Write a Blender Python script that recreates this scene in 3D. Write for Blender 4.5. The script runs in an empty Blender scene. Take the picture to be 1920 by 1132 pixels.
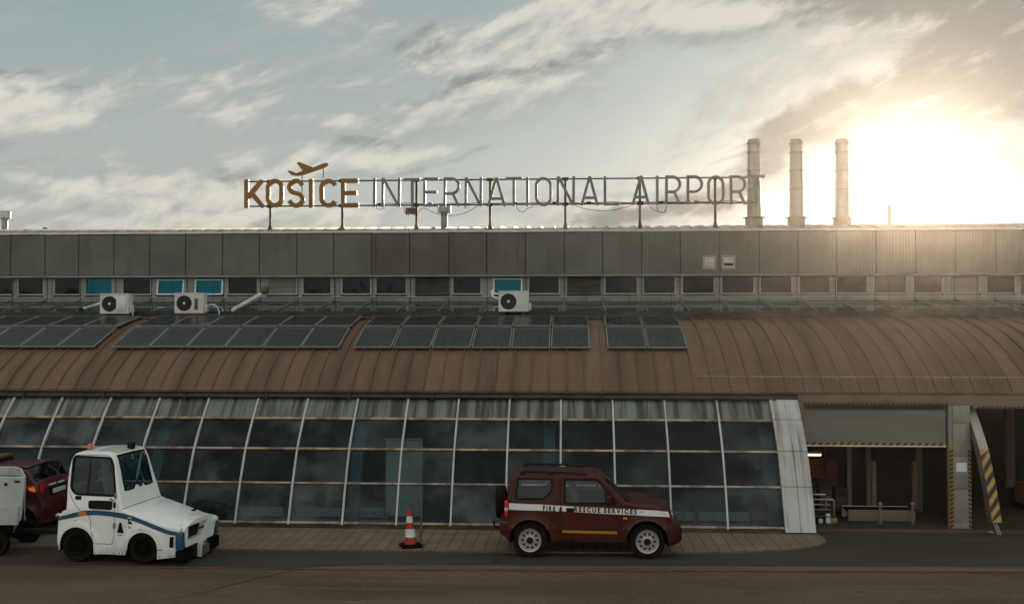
import bpy, bmesh, math, random
from mathutils import Vector, Matrix
from mathutils.geometry import delaunay_2d_cdt
random.seed(7)
R = math.radians
S = bpy.context.scene
COL = S.collection

# ------------------------------------------------------------------ camera
FPX, VPX, HOR, EYE = 1860.0, 1070.0, 610.0, 4.5        # focal length in photo pixels, vanishing point, horizon, eye height (m)
YAW, PITCH = math.atan((VPX - 960) / FPX), math.atan((HOR - 566) / FPX)
cam = bpy.data.objects.new("camera", bpy.data.cameras.new("camera")); COL.objects.link(cam)
cam.data.sensor_width = 36.0; cam.data.lens = 36.0 * FPX / 1920.0
cam.data.clip_start = 0.1; cam.data.clip_end = 3000
cam.location = (0, 0, EYE); cam.rotation_euler = (math.pi / 2 + PITCH, 0, YAW)
S.camera = cam
fw = Vector((-math.sin(YAW) * math.cos(PITCH), math.cos(YAW) * math.cos(PITCH), math.sin(PITCH)))
rt = Vector((math.cos(YAW), math.sin(YAW), 0)); up = rt.cross(fw)
def at(px, py, Y):
    d = fw + rt * ((px - 960) / FPX) + up * ((566 - py) / FPX)
    return Vector((0, 0, EYE)) + d * (Y / d.y)
def X_at(px, py, Y): return at(px, py, Y).x
def Z_at(px, py, Y): return at(px, py, Y).z

# ------------------------------------------------------------------ light
HAZE = 0.00055                                          # density of the haze added for a warm veil near the sun
SUN_DIR = Vector((0.3124, 0.9408, 0.1315)).normalized()
SUN_EL = math.asin(SUN_DIR.z); SUN_AZ = math.atan2(SUN_DIR.x, SUN_DIR.y)
sl = bpy.data.lights.new("sun", 'SUN'); sl.energy = 4.0; sl.angle = R(0.5); sl.color = (1.0, 0.80, 0.60)
sun = bpy.data.objects.new("sun", sl); COL.objects.link(sun)
sun.rotation_euler = (-SUN_DIR).to_track_quat('-Z', 'Y').to_euler()
sun.location = (20, 60, 30)
S.view_settings.view_transform = 'Standard'; S.view_settings.look = 'None'
S.view_settings.exposure = 0.0; S.view_settings.gamma = 1.0
S.cycles.max_bounces = 8; S.cycles.transparent_max_bounces = 12
S.cycles.sample_clamp_indirect = 4.0

class NT:
    """small helper to write node trees as expressions"""
    def __init__(s, tree): s.t = tree; s.n = tree.nodes; s.l = tree.links
    def node(s, typ, ins=None, **kw):
        n = s.n.new(typ)
        for k, v in kw.items(): setattr(n, k, v)
        for k, v in (ins or {}).items(): s.set(n.inputs[k], v)
        return n
    def set(s, sock, v):
        if hasattr(v, 'is_output'): s.l.new(v, sock)
        elif hasattr(v, 'outputs'): s.l.new(v.outputs[0], sock)
        else: sock.default_value = v
    def m(s, op, a, b=0.0, c=0.0, clamp=False):
        n = s.n.new('ShaderNodeMath'); n.operation = op; n.use_clamp = clamp
        s.set(n.inputs[0], a); s.set(n.inputs[1], b); s.set(n.inputs[2], c); return n.outputs[0]
    def vm(s, op, a, b=(0, 0, 0)):
        n = s.n.new('ShaderNodeVectorMath'); n.operation = op
        s.set(n.inputs[0], a); s.set(n.inputs[1], b)
        return n.outputs['Value'] if op in ('DOT_PRODUCT', 'LENGTH') else n.outputs[0]
    def mix(s, f, a, b, mode='MIX'):
        n = s.n.new('ShaderNodeMix'); n.data_type = 'RGBA'; n.blend_type = mode
        s.set(n.inputs[0], f)
        for sock, v in ((n.inputs[6], a), (n.inputs[7], b)):
            if isinstance(v, tuple) and len(v) == 3: v = (*v, 1)
            s.set(sock, v)
        return n.outputs[2]
    def comb(s, x, y, z=0.0):
        n = s.n.new('ShaderNodeCombineXYZ'); s.set(n.inputs[0], x); s.set(n.inputs[1], y); s.set(n.inputs[2], z); return n.outputs[0]
    def sep(s, v):
        n = s.n.new('ShaderNodeSeparateXYZ'); s.set(n.inputs[0], v); return n.outputs
    def noise(s, vec, scale=1.0, detail=6.0, rough=0.55, dist=0.0):
        n = s.n.new('ShaderNodeTexNoise'); s.set(n.inputs['Vector'], vec)
        n.inputs['Scale'].default_value = scale; n.inputs['Detail'].default_value = detail
        n.inputs['Roughness'].default_value = rough; n.inputs['Distortion'].default_value = dist
        return n.outputs['Fac']
    def ramp(s, v, lo, hi, a=0.0, b=1.0, smooth=True):
        n = s.n.new('ShaderNodeMapRange'); n.interpolation_type = 'SMOOTHSTEP' if smooth else 'LINEAR'
        s.set(n.inputs[0], v); n.inputs[1].default_value = lo; n.inputs[2].default_value = hi
        n.inputs[3].default_value = a; n.inputs[4].default_value = b
        return n.outputs[0]

# ------------------------------------------------------------------ sky
SKY_LOW, SKY_TOP = (0.585, 0.59, 0.545), (0.315, 0.41, 0.415)
BACK_CLEAR, BACK_CLOUD = (0.79, 0.79, 0.74), (1.15, 1.05, 0.90)
W = bpy.data.worlds.new("World"); S.world = W; W.use_nodes = True
W.node_tree.nodes.clear(); q = NT(W.node_tree)
skyn = q.node('ShaderNodeTexSky', sky_type='NISHITA', sun_disc=False)
skyn.sun_elevation = SUN_EL; skyn.sun_rotation = SUN_AZ; skyn.air_density = 1.0; skyn.dust_density = 2.0; skyn.ozone_density = 2.0
tc = q.node('ShaderNodeTexCoord'); D = q.vm('NORMALIZE', tc.outputs['Generated'])
dx, dy, dz = q.sep(D)
zz = q.m('MAXIMUM', dz, 0.0)
# sky-dome coordinates: azimuth (right of north) and height, both in hundredths of a radian
AZ = q.m('MULTIPLY', q.m('ARCTAN2', dx, dy), 100.0)
EL = q.m('MULTIPLY', q.m('ARCSINE', dz), 100.0)
P0 = q.comb(AZ, EL)
warp = q.noise(P0, 0.09, 5, 0.6)
warp2 = q.noise(q.vm('ADD', P0, (31, 17, 0)), 0.05, 4, 0.55)
WX = q.m('ADD', AZ, q.m('MULTIPLY', q.m('SUBTRACT', warp, 0.5), 14.0))
WY = q.m('ADD', EL, q.m('MULTIPLY', q.m('SUBTRACT', warp2, 0.5), 9.0))
def blob(a, e, ra, re, tilt=0.0, soft=0.0):
    """smooth oval patch of cloud centred at (a, e); 1 in the middle, 0 outside"""
    c, s_ = math.cos(R(tilt)), math.sin(R(tilt))
    u = q.m('SUBTRACT', WX, a); v = q.m('SUBTRACT', WY, e)
    uu = q.m('DIVIDE', q.m('ADD', q.m('MULTIPLY', u, c), q.m('MULTIPLY', v, s_)), ra)
    vv = q.m('DIVIDE', q.m('SUBTRACT', q.m('MULTIPLY', v, c), q.m('MULTIPLY', u, s_)), re)
    r = q.m('SQRT', q.m('ADD', q.m('MULTIPLY', uu, uu), q.m('MULTIPLY', vv, vv)))
    return q.ramp(r, 1.25, 0.25)
def add(*xs):
    o = xs[0]
    for x in xs[1:]: o = q.m('ADD', o, x)
    return o
def sc(x, k): return q.m('MULTIPLY', x, k)
# streaky noise fields (clouds drawn out along a slightly rising direction)
def streak(scale, stretch, tilt, off, detail=7, rough=0.58, du=0.0, dv=0.0):
    c, s_ = math.cos(R(tilt)), math.sin(R(tilt))
    A, E_ = q.m('ADD', AZ, du), q.m('ADD', EL, dv)
    u = add(sc(A, c), sc(E_, s_)); v = add(sc(E_, c), sc(A, -s_))
    return q.noise(q.comb(q.m('ADD', sc(u, 1.0 / stretch), off), q.m('ADD', v, off * 1.7), off), scale, detail, rough, 0.7)
def puffs(du=0.0, dv=0.0):
    return add(sc(streak(0.10, 2.6, 15, 3.1, 3, .6, du, dv), 0.46), sc(streak(0.24, 3.0, 20, 9.7, 4, .62, du, dv), 0.36), sc(streak(0.75, 2.6, 22, 21.3, 4, .62, du, dv), 0.18))
fine = puffs(); relief = q.m('SUBTRACT', fine, puffs(0.5, 1.5))
# cloud sheets and their edges
sheet = add(blob(-45, 8, 22, 8, 8), blob(-52, 20.5, 12, 4.2, 8), sc(blob(-30, 22, 16, 4, -6), .75), sc(blob(-30, 9, 12, 3.5, 5), .8), sc(blob(-26, 30.5, 9, 2.5, -8), .8),
            blob(-9, 21.5, 16, 3.6, 20), blob(-6, 28.5, 18, 4.5, 10), blob(13, 30.5, 20, 4.5, -8), sc(blob(-23, 17.5, 12, 2.0, 22), .9),
            blob(13, 13.5, 20, 3.6, 20), sc(blob(0, 11.2, 12, 2.0, 6), .8), sc(blob(-20, 16, 8, 1.9, 8), .9), blob(38, 18, 18, 14, 20), sc(blob(-48, 30, 14, 3, 0), .5), sc(blob(-24, 12, 30, 3, 2), .5), sc(blob(16, 23, 12, 2.2, 15), .45))
cover = q.m('ADD', sc(q.m('SUBTRACT', fine, 0.5), 4.2), q.m('SUBTRACT', q.m('MINIMUM', sheet, 1.1), 0.38))
c_m = q.ramp(cover, -0.35, 0.75)
c_hi = q.ramp(q.m('ADD', cover, sc(relief, 4.0)), -0.1, 1.25)
# grey undersides
dark = add(sc(blob(24, 18.6, 19, 3.2, 21), 1.05), sc(blob(42, 24, 18, 6.0, 16), 1.25), sc(blob(40, 32, 28, 6.5, -4), 1.35), sc(blob(10, 12.6, 14, 1.5, 15), .85),
           sc(blob(-14, 27.5, 7, 2.2, 30), .75), sc(blob(-9, 24.5, 10, 1.1, 22), .65), sc(blob(0, 26.3, 8, 1.2, 18), .6), sc(blob(-53, 22.6, 5, .8, 3), .75), sc(blob(-46.5, 21.5, 3.5, .7, 3), .6), sc(blob(-19.5, 17.6, 3.2, .8, 5), .8), sc(blob(-13, 15.8, 8, .8, 12), .55))
dk = q.ramp(add(dark, sc(q.m('SUBTRACT', fine, 0.5), 3.0), sc(relief, -5.0)), 0.25, 1.15)
sd = q.vm('DOT_PRODUCT', D, tuple(SUN_DIR)); ang = q.m('ARCCOSINE', q.m('MINIMUM', sd, 1.0))
near_sun = q.m('EXPONENT', sc(ang, -4.2))
core = q.m('EXPONENT', sc(q.m('MULTIPLY', ang, ang), -210.0))
halo = q.m('EXPONENT', sc(q.m('MULTIPLY', ang, ang), -34.0))
# clear sky: Nishita blue behind a thin high veil
hs = q.node('ShaderNodeHueSaturation', {'Color': skyn.outputs[0], 'Saturation': 0.55, 'Value': 0.10})
veil = q.mix(q.ramp(EL, -2, 34), SKY_LOW, SKY_TOP)
clear = q.mix(0.85, hs.outputs[0], veil)
clear = q.mix(q.ramp(fine, .42, .72, 0, .8), clear, (0.47, 0.49, 0.47))
cloudc = q.mix(near_sun, (0.72, 0.695, 0.61), (0.62, 0.60, 0.54))
col = q.mix(sc(c_m, 0.94), clear, q.mix(c_hi, (0.40, 0.425, 0.405), cloudc))
greyc = q.mix(near_sun, (0.25, 0.265, 0.25), (0.27, 0.255, 0.22))
col = q.mix(sc(dk, 0.92), col, greyc)
edge_l = q.m('MULTIPLY', q.m('MULTIPLY', q.ramp(relief, 0.01, 0.13), c_m), q.ramp(near_sun, .05, .4))
col = q.mix(sc(edge_l, .65), col, (0.67, 0.655, 0.59))
col = q.mix(sc(halo, 0.12), col, (0.60, 0.625, 0.555))
col = q.mix(sc(core, 0.70), col, (0.66, 0.65, 0.61))
glare = q.m('EXPONENT', sc(q.m('MULTIPLY', ang, ang), -420.0))
col = q.mix(sc(glare, .85), col, (0.95, 0.93, 0.86))
col = q.mix(q.m('EXPONENT', sc(q.m('MULTIPLY', ang, ang), -1900.0)), col, (1.8, 1.65, 1.35))
# the half of the sky away from the sun: open, evenly lit, warm and hazy low down
back = q.ramp(dy, 0.25, -0.45)
col = q.mix(back, col, q.mix(c_m, BACK_CLEAR, BACK_CLOUD))
bg = q.node('ShaderNodeBackground', {'Color': col, 'Strength': 1.0})
wo = q.node('ShaderNodeOutputWorld'); q.l.new(bg.outputs[0], wo.inputs[0])

# ------------------------------------------------------------------ materials
def rgba(c): return (*c, 1.0)
MATS = {}
def mat(name, c, rough=0.6, metal=0.0, c2=None, var=0.25, scale=1.5, stretch=(1, 1, 1), bump=0.0, bscale=40.0, coat=0.0, spec=0.5, streaks=None, detail=6, lo=.35, hi=.7, grime=None):
    """principled material with colour c broken up by noise towards c2; streaks=(colour, scale_x, amount, lo, hi) adds vertical run-off marks"""
    m_ = bpy.data.materials.new(name); m_.use_nodes = True; t = m_.node_tree; t.nodes.clear(); n = NT(t)
    out = n.node('ShaderNodeOutputMaterial'); p = n.node('ShaderNodeBsdfPrincipled'); n.l.new(p.outputs[0], out.inputs[0])
    co = n.node('ShaderNodeTexCoord').outputs['Object']
    v = n.vm('MULTIPLY', co, stretch)
    if c2 is None: c2 = tuple(x * (1 - var) for x in c)
    f = n.noise(v, scale, detail, 0.6)
    colr = n.mix(n.ramp(f, lo, hi), c, c2)
    if streaks:
        sc_, sx, amt, lo_, hi_ = streaks
        g = n.noise(n.vm('MULTIPLY', co, (sx, 0.25, 0.35)), 1.0, 5, 0.65)
        colr = n.mix(n.m('MULTIPLY', n.ramp(g, lo_, hi_), amt), colr, sc_)
    if grime:
        gc, gtop = grime; z_ = n.sep(co)[2]
        g = n.m('ADD', n.noise(n.vm('MULTIPLY', co, (3, 3, 1.6)), 1.6, 6, 0.7), n.m('MULTIPLY', n.m('SUBTRACT', gtop, z_), 0.55))
        colr = n.mix(n.ramp(g, .52, .95, 0, .75), colr, gc)
    n.set(p.inputs['Base Color'], colr)
    n.set(p.inputs['Roughness'], n.ramp(f, 0.3, 0.75, max(rough - 0.07, 0.02), min(rough + 0.10, 1)))
    p.inputs['Metallic'].default_value = metal; p.inputs['Coat Weight'].default_value = coat; p.inputs['Coat Roughness'].default_value = 0.05
    p.inputs['Specular IOR Level'].default_value = spec
    if bump:
        b = n.node('ShaderNodeBump', {'Height': n.noise(co, bscale, 4, 0.6), 'Strength': bump, 'Distance': 0.01}); n.l.new(b.outputs[0], p.inputs['Normal'])
    MATS[name] = m_; return m_
def glass(name, tint, refl=0.08, rcol=(1, 1, 1), dirt_sheen=None, base=None, wobble=0.0):
    """pane: tinted see-through sheet (or dark backing) under a mirror-like skin"""
    m_ = bpy.data.materials.new(name); m_.use_nodes = True; t = m_.node_tree; t.nodes.clear(); n = NT(t)
    out = n.node('ShaderNodeOutputMaterial'); co = n.node('ShaderNodeTexCoord').outputs['Object']
    a = n.node('ShaderNodeBsdfTransparent', {'Color': rgba(tint)}).outputs[0] if base is None else n.node('ShaderNodeBsdfDiffuse', {'Color': rgba(base)}).outputs[0]
    if dirt_sheen:
        dcol, amt, st = dirt_sheen
        rnd = n.node('ShaderNodeObjectInfo').outputs['Random']
        f = n.m('MULTIPLY', n.m('MULTIPLY', n.ramp(n.noise(n.vm('ADD', n.vm('MULTIPLY', co, st), n.comb(n.m('MULTIPLY', rnd, 40.0), 0.0, 0.0)), 1.0, 6, 0.6), 0.35, 0.8), amt), n.m('ADD', n.m('MULTIPLY', rnd, 1.5), 0.25))
        mx = n.node('ShaderNodeMixShader', {0: f}); n.l.new(a, mx.inputs[1]); n.l.new(n.node('ShaderNodeBsdfDiffuse', {'Color': rgba(dcol)}).outputs[0], mx.inputs[2]); a = mx.outputs[0]
    gl = n.node('ShaderNodeBsdfGlossy', {'Color': rgba(rcol), 'Roughness': 0.015})
    if wobble:
        b = n.node('ShaderNodeBump', {'Height': n.noise(co, 1.3, 2, 0.5), 'Strength': wobble, 'Distance': 0.05}); n.l.new(b.outputs[0], gl.inputs['Normal'])
    fr = n.node('ShaderNodeFresnel', {'IOR': 1.5}); fac = n.m('ADD', fr.outputs[0], refl - 0.04, clamp=True)
    mx = n.node('ShaderNodeMixShader', {0: fac}); n.l.new(a, mx.inputs[1]); n.l.new(gl.outputs[0], mx.inputs[2])
    n.l.new(mx.outputs[0], out.inputs[0]); MATS[name] = m_; return m_
def emit(name, c, s):
    m_ = bpy.data.materials.new(name); m_.use_nodes = True; t = m_.node_tree; t.nodes.clear(); n = NT(t)
    out = n.node('ShaderNodeOutputMaterial'); e = n.node('ShaderNodeEmission', {'Color': rgba(c), 'Strength': s}); n.l.new(e.outputs[0], out.inputs[0]); MATS[name] = m_; return m_

# ------------------------------------------------------------------ mesh helpers
GLASSY = {'wall_glass', 'window_glass', 'tilted_glass', 'lean_glass', 'car_glass', 'screen_glass', 'dark_glass'}
class MB:
    """collects faces; build() links them as one mesh object"""
    def __init__(s): s.v = []; s.f = []
    def add(s, vs, fs):
        o = len(s.v); s.v += [tuple(p) for p in vs]; s.f += [tuple(i + o for i in f) for f in fs]; return s
    def box(s, x0, x1, y0, y1, z0, z1, M=None):
        vs = [Vector((x, y, z)) for z in (z0, z1) for y in (y0, y1) for x in (x0, x1)]
        if M: vs = [M @ p for p in vs]
        return s.add(vs, [(0, 2, 3, 1), (4, 5, 7, 6), (0, 1, 5, 4), (2, 6, 7, 3), (0, 4, 6, 2), (1, 3, 7, 5)])
    def bbox(s, x0, x1, y0, y1, z0, z1, b=0.02, M=None):
        """box with chamfered edges"""
        bm = bmesh.new(); bmesh.ops.create_cube(bm, size=1.0)
        for p in bm.verts: p.co = Vector(((x0 + x1) / 2 + p.co.x * (x1 - x0), (y0 + y1) / 2 + p.co.y * (y1 - y0), (z0 + z1) / 2 + p.co.z * (z1 - z0)))
        bmesh.ops.bevel(bm, geom=bm.edges[:], offset=b, segments=2, affect='EDGES', profile=0.6)
        bm.verts.index_update(); vs = [M @ p.co if M else p.co.copy() for p in bm.verts]
        s.add(vs, [[p.index for p in f.verts] for f in bm.faces]); bm.free(); return s
    def tube(s, pts, r, n=8, cap=True):
        pts = [Vector(p) for p in pts]; rs = r if isinstance(r, (list, tuple)) else [r] * len(pts)
        rings = []; ref = None
        for i, p in enumerate(pts):
            t = (pts[min(i + 1, len(pts) - 1)] - pts[max(i - 1, 0)]).normalized()
            if ref is None: ref = Vector((0, 0, 1)) if abs(t.z) < 0.9 else Vector((1, 0, 0))
            a = t.cross(ref).normalized(); b = t.cross(a).normalized(); ref = -b if False else ref
            rings.append([p + (a * math.cos(k * 2 * math.pi / n) + b * math.sin(k * 2 * math.pi / n)) * rs[i] for k in range(n)])
        vs = [p for g in rings for p in g]; fs = []
        for i in range(len(pts) - 1):
            for k in range(n): fs.append((i * n + k, i * n + (k + 1) % n, (i + 1) * n + (k + 1) % n, (i + 1) * n + k))
        if cap: fs += [tuple(range(n))[::-1], tuple((len(pts) - 1) * n + k for k in range(n))]
        return s.add(vs, fs)
    def lathe(s, prof, c=(0, 0, 0), axis='z', n=32):
        """prof = [(radius, height)]"""
        c = Vector(c); vs = []; fs = []
        for (r, h) in prof:
            for k in range(n):
                a = 2 * math.pi * k / n; x, y = r * math.cos(a), r * math.sin(a)
                vs.append(c + (Vector((x, y, h)) if axis == 'z' else Vector((x, h, y)) if axis == 'y' else Vector((h, x, y))))
        for i in range(len(prof) - 1):
            for k in range(n):
                f = (i * n + k, i * n + (k + 1) % n, (i + 1) * n + (k + 1) % n, (i + 1) * n + k)
                fs.append(f if axis != 'y' else f[::-1])
        return s.add(vs, fs)
    def sweep(s, prof, x0, x1):
        """profile [(y,z)] extruded along x"""
        n = len(prof); vs = [(x0, y, z) for y, z in prof] + [(x1, y, z) for y, z in prof]
        return s.add(vs, [(i, i + 1, n + i + 1, n + i) for i in range(n - 1)])
    def prism(s, poly, y0, y1, M=None):
        """polygon [(x,z)] given thickness along y (concave outlines are fine)"""
        vv, tris = tri2d([poly]); n = len(vv)
        A = [Vector((p[0], y0, p[1])) for p in vv]; B = [Vector((p[0], y1, p[1])) for p in vv]
        vs = A + B
        if M: vs = [M @ p for p in vs]
        fs = [t for t in tris] + [(c + n, b + n, a + n) for a, b, c in tris]
        for a, b in border(tris): fs.append((b, a, a + n, b + n))
        return s.add(vs, fs)
    def build(s, name, m_, parent=None, world=False, angle=35, recalc=True):
        me = bpy.data.meshes.new(name)
        vs = s.v
        if world and parent is not None:
            L = parent; off = Vector((0, 0, 0))
            while L is not None: off += L.location; L = L.parent
            vs = [tuple(Vector(p) - off) for p in vs]
        me.from_pydata(vs, [], s.f); me.validate()
        if recalc and (m_ if isinstance(m_, str) else m_.name) not in GLASSY:
            bm = bmesh.new(); bm.from_mesh(me); bmesh.ops.remove_doubles(bm, verts=bm.verts, dist=1e-5)
            bmesh.ops.recalc_face_normals(bm, faces=bm.faces); bm.to_mesh(me); bm.free()
        me.materials.append(m_ if not isinstance(m_, str) else MATS[m_])
        me.polygons.foreach_set('use_smooth', [True] * len(me.polygons)); me.set_sharp_from_angle(angle=R(angle))
        o = bpy.data.objects.new(name, me); COL.objects.link(o)
        if parent is not None: o.parent = parent
        return o
def inside(p, poly):
    x, y = p; c = False; j = len(poly) - 1
    for i in range(len(poly)):
        xi, yi = poly[i]; xj, yj = poly[j]
        if (yi > y) != (yj > y) and x < (xj - xi) * (y - yi) / (yj - yi) + xi: c = not c
        j = i
    return c
def border(tris):
    cnt = {}
    for t in tris:
        for i in range(3):
            e = (t[i], t[(i + 1) % 3]); k = (min(e), max(e)); cnt.setdefault(k, []).append(e)
    return [es[0] for es in cnt.values() if len(es) == 1]
def resample(poly, step):
    out = []
    for i, a in enumerate(poly):
        b = poly[(i + 1) % len(poly)]; L = math.hypot(b[0] - a[0], b[1] - a[1]); k = max(1, int(round(L / step)))
        out += [(a[0] + (b[0] - a[0]) * j / k, a[1] + (b[1] - a[1]) * j / k) for j in range(k)]
    return out
def tri2d(polys, holes=(), step=None):
    """triangulate the union of polys minus holes; step adds interior points so that the sheet can be bent"""
    if step: polys = [resample(p, step) for p in polys]; holes = [resample(h, step) for h in holes]
    pts = []; edges = []
    for pl in list(polys) + list(holes):
        o = len(pts); pts += [Vector(p) for p in pl]; edges += [(o + i, o + (i + 1) % len(pl)) for i in range(len(pl))]
    if step:
        bd = list(pts); xs = [p[0] for p in pts]; ys = [p[1] for p in pts]
        y = min(ys) + step / 2
        while y < max(ys):
            x = min(xs) + step / 2
            while x < max(xs):
                if any(inside((x, y), p) for p in polys) and not any(inside((x, y), h) for h in holes) and min((b.x - x) ** 2 + (b.y - y) ** 2 for b in bd) > (0.45 * step) ** 2: pts.append(Vector((x, y)))
                x += step
            y += step
    r = delaunay_2d_cdt(pts, edges, [], 0, 1e-6)
    V = [(p.x, p.y) for p in r[0]]; T = []
    for f in r[2]:
        c = (sum(V[i][0] for i in f) / len(f), sum(V[i][1] for i in f) / len(f))
        if any(inside(c, p) for p in polys) and not any(inside(c, h) for h in holes): T.append(tuple(f))
    return V, T
def arc(cx, cz, r, a0, a1, n=16):
    return [(cx + r * math.cos(R(a0 + (a1 - a0) * i / n)), cz + r * math.sin(R(a0 + (a1 - a0) * i / n))) for i in range(n + 1)]
def round_poly(poly, r, n=4):
    """polygon with every corner rounded"""
    out = []; L = len(poly)
    for i in range(L):
        p = Vector(poly[i]); a = (Vector(poly[i - 1]) - p); b = (Vector(poly[(i + 1) % L]) - p)
        rr = min(r if not isinstance(r, (list, tuple)) else r[i], a.length * .45, b.length * .45)
        A = p + a.normalized() * rr; B = p + b.normalized() * rr
        for k in range(n + 1):
            t = k / n; out.append(tuple(A * (1 - t) ** 2 + p * 2 * t * (1 - t) + B * t * t))
    return out
def spline(pts, n=6):
    """Catmull-Rom through pts"""
    P = [Vector(p) for p in pts]; P = [2 * P[0] - P[1]] + P + [2 * P[-1] - P[-2]]; out = []
    for i in range(1, len(P) - 2):
        for k in range(n):
            t = k / n; a, b, c, d = P[i - 1], P[i], P[i + 1], P[i + 2]
            out.append(tuple(0.5 * ((2 * b) + (c - a) * t + (2 * a - 5 * b + 4 * c - d) * t * t + (3 * b - a - 3 * c + d) * t ** 3)))
    out.append(tuple(P[-2])); return out
def stroke(path, w, closed=False):
    """outline of a thick line"""
    P = [Vector(p) for p in path]; n = len(P); Lf = []; Rt = []
    for i in range(n):
        if closed: a = (P[i] - P[i - 1]).normalized(); b = (P[(i + 1) % n] - P[i]).normalized()
        else: a = (P[i] - P[i - 1]).normalized() if i else (P[1] - P[0]).normalized(); b = (P[i + 1] - P[i]).normalized() if i < n - 1 else a
        t = (a + b); t = t.normalized() if t.length > 1e-6 else a
        nn = Vector((-t.y, t.x)); k = w / 2 / max(0.5, nn.dot(Vector((-a.y, a.x))))
        Lf.append(tuple(P[i] + nn * k)); Rt.append(tuple(P[i] - nn * k))
    return (Lf, Rt) if closed else Lf + Rt[::-1]

# ------------------------------------------------------------------ things, parts, labels
def tag(o, label=None, cat=None, group=None, kind=None):
    if label: o['label'] = label
    if cat: o['category'] = cat
    if group: o['group'] = group
    if kind: o['kind'] = kind
    return o
def thing(name, label, cat, loc=(0, 0, 0), rz=0.0, group=None):
    o = bpy.data.objects.new(name, None); COL.objects.link(o); o.empty_display_size = 0.2
    o.location = loc; o.rotation_euler = (0, 0, rz); return tag(o, label, cat, group)
def kids(o): return [c for c in COL.objects if c.parent == o]
def dup(o, loc=None, label=None):
    r = o.copy(); COL.objects.link(r)
    if loc is not None: r.location = loc
    if label: r['label'] = label
    for ch in kids(o):
        c = ch.copy(); COL.objects.link(c); c.parent = r
        for g in kids(ch): d = g.copy(); COL.objects.link(d); d.parent = c
    return r
def text_mesh(body, size, width=None, depth=0.004, bold=0.0, space=1.0):
    """lettering as a mesh lying in xz, facing -y; returns MB centred on its own middle"""
    cu = bpy.data.curves.new("text", 'FONT'); cu.body = body; cu.size = size; cu.extrude = depth / 2; cu.offset = bold; cu.align_x = 'CENTER'; cu.align_y = 'CENTER'; cu.resolution_u = 3; cu.space_character = space
    o = bpy.data.objects.new("text", cu); COL.objects.link(o)
    me = bpy.data.meshes.new_from_object(o.evaluated_get(bpy.context.evaluated_depsgraph_get()))
    vs = [v.co.copy() for v in me.vertices]; fs = [tuple(p.vertices) for p in me.polygons]
    bpy.data.objects.remove(o); bpy.data.curves.remove(cu); bpy.data.meshes.remove(me)
    x0 = min(v.x for v in vs); x1 = max(v.x for v in vs); y0 = min(v.y for v in vs); y1 = max(v.y for v in vs)
    k = (width / (x1 - x0)) if width else 1.0; h = size / (y1 - y0)
    mb = MB(); mb.add([Vector(((v.x - (x0 + x1) / 2) * k, -v.z, (v.y - (y0 + y1) / 2) * h)) for v in vs], fs); return mb

# ------------------------------------------------------------------ material library
mat('concrete_strip', (0.1275, 0.0975, 0.07125), 0.9, c2=(0.0825, 0.0645, 0.048), scale=0.7, stretch=(0.3, 3, 1), bump=0.2, bscale=90, spec=0.2)
mat('red_line_paint', (0.208, 0.06, 0.044), 0.85, c2=(0.096, 0.056, 0.04), scale=2.0, stretch=(0.5, 4, 1), spec=0.2, lo=.45, hi=.62)
mat('crack_tar', (0.018, 0.018, 0.016), 0.8)
mat('roof_brown', (0.1579, 0.09192, 0.05248), 0.55, c2=(0.1056, 0.06232, 0.03674), scale=0.8, stretch=(2.4, .3, .3), streaks=((0.06, 0.045, 0.035), 4.0, 0.55, .55, .75), bump=0.12, bscale=3.0, spec=.35)
mat('roof_light', (0.42, 0.37, 0.30), 0.38, metal=0.6, c2=(0.30, 0.26, 0.21), scale=1.2, stretch=(2, .4, 1))
mat('gutter_brown', (0.042, 0.033, 0.0252), 0.6, c2=(0.018, 0.0156, 0.0132), scale=2.2)
mat('fascia', (0.1309, 0.1362, 0.1107), 0.6, c2=(0.09645, 0.1017, 0.08516), scale=0.7, streaks=((0.085, 0.072, 0.055), 2.2, 0.55, .56, .74), spec=.4)
mat('fascia_stained', (0.1068, 0.1051, 0.08543), 0.6, c2=(0.08211, 0.078, 0.06405), scale=0.7, streaks=((0.07, 0.052, 0.038), 3.2, 0.75, .54, .70), spec=.4)
mat('coping', (0.72, 0.68, 0.60), 0.4, c2=(0.55, 0.51, 0.44), scale=2.5)
mat('dark_gap', (0.02, 0.02, 0.018), 0.9)
mat('upper_wall', (0.2513, 0.2573, 0.2274), 0.7, c2=(0.1795, 0.1855, 0.1616), scale=1.6, streaks=((0.16, 0.14, 0.11), 3.0, 0.4, .55, .75))
mat('window_frame', (0.396, 0.4104, 0.3744), 0.5, var=.2)
mat('tilted_frame', (0.85, 0.88, 0.86), 0.4, var=.12)
mat('louvre', (0.08, 0.076, 0.0624), 0.6, var=.35)
mat('mullion', (0.4954, 0.5091, 0.4816), 0.45, c2=(0.3578, 0.3578, 0.3234), scale=1.6, streaks=((0.20, 0.12, 0.07), 6, 0.5, .62, .8))
mat('transom', (0.36, 0.275, 0.19), 0.5, c2=(0.13, 0.092, 0.064), scale=2.6, stretch=(1, 1, 1), lo=.4, hi=.62)
mat('spandrel', (0.1558, 0.1831, 0.1729), 0.35, c2=(0.1207, 0.1441, 0.1324), scale=0.9, streaks=((0.030, 0.026, 0.018), 5.5, 1.0, .40, .60))
mat('cladding', (0.4637, 0.4869, 0.4714), 0.5, c2=(0.3709, 0.3864, 0.3671), scale=0.9, streaks=((0.20, 0.11, 0.065), 7.0, 0.85, .50, .68))
mat('beige_wall', (0.1836, 0.1438, 0.101), 0.7, c2=(0.1285, 0.101, 0.07038), scale=1.3)
mat('pier_panel', (0.3031, 0.285, 0.2453), 0.55, c2=(0.2237, 0.2093, 0.1768), scale=1.0, streaks=((0.20, 0.16, 0.11), 5, 0.4, .6, .78))
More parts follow.
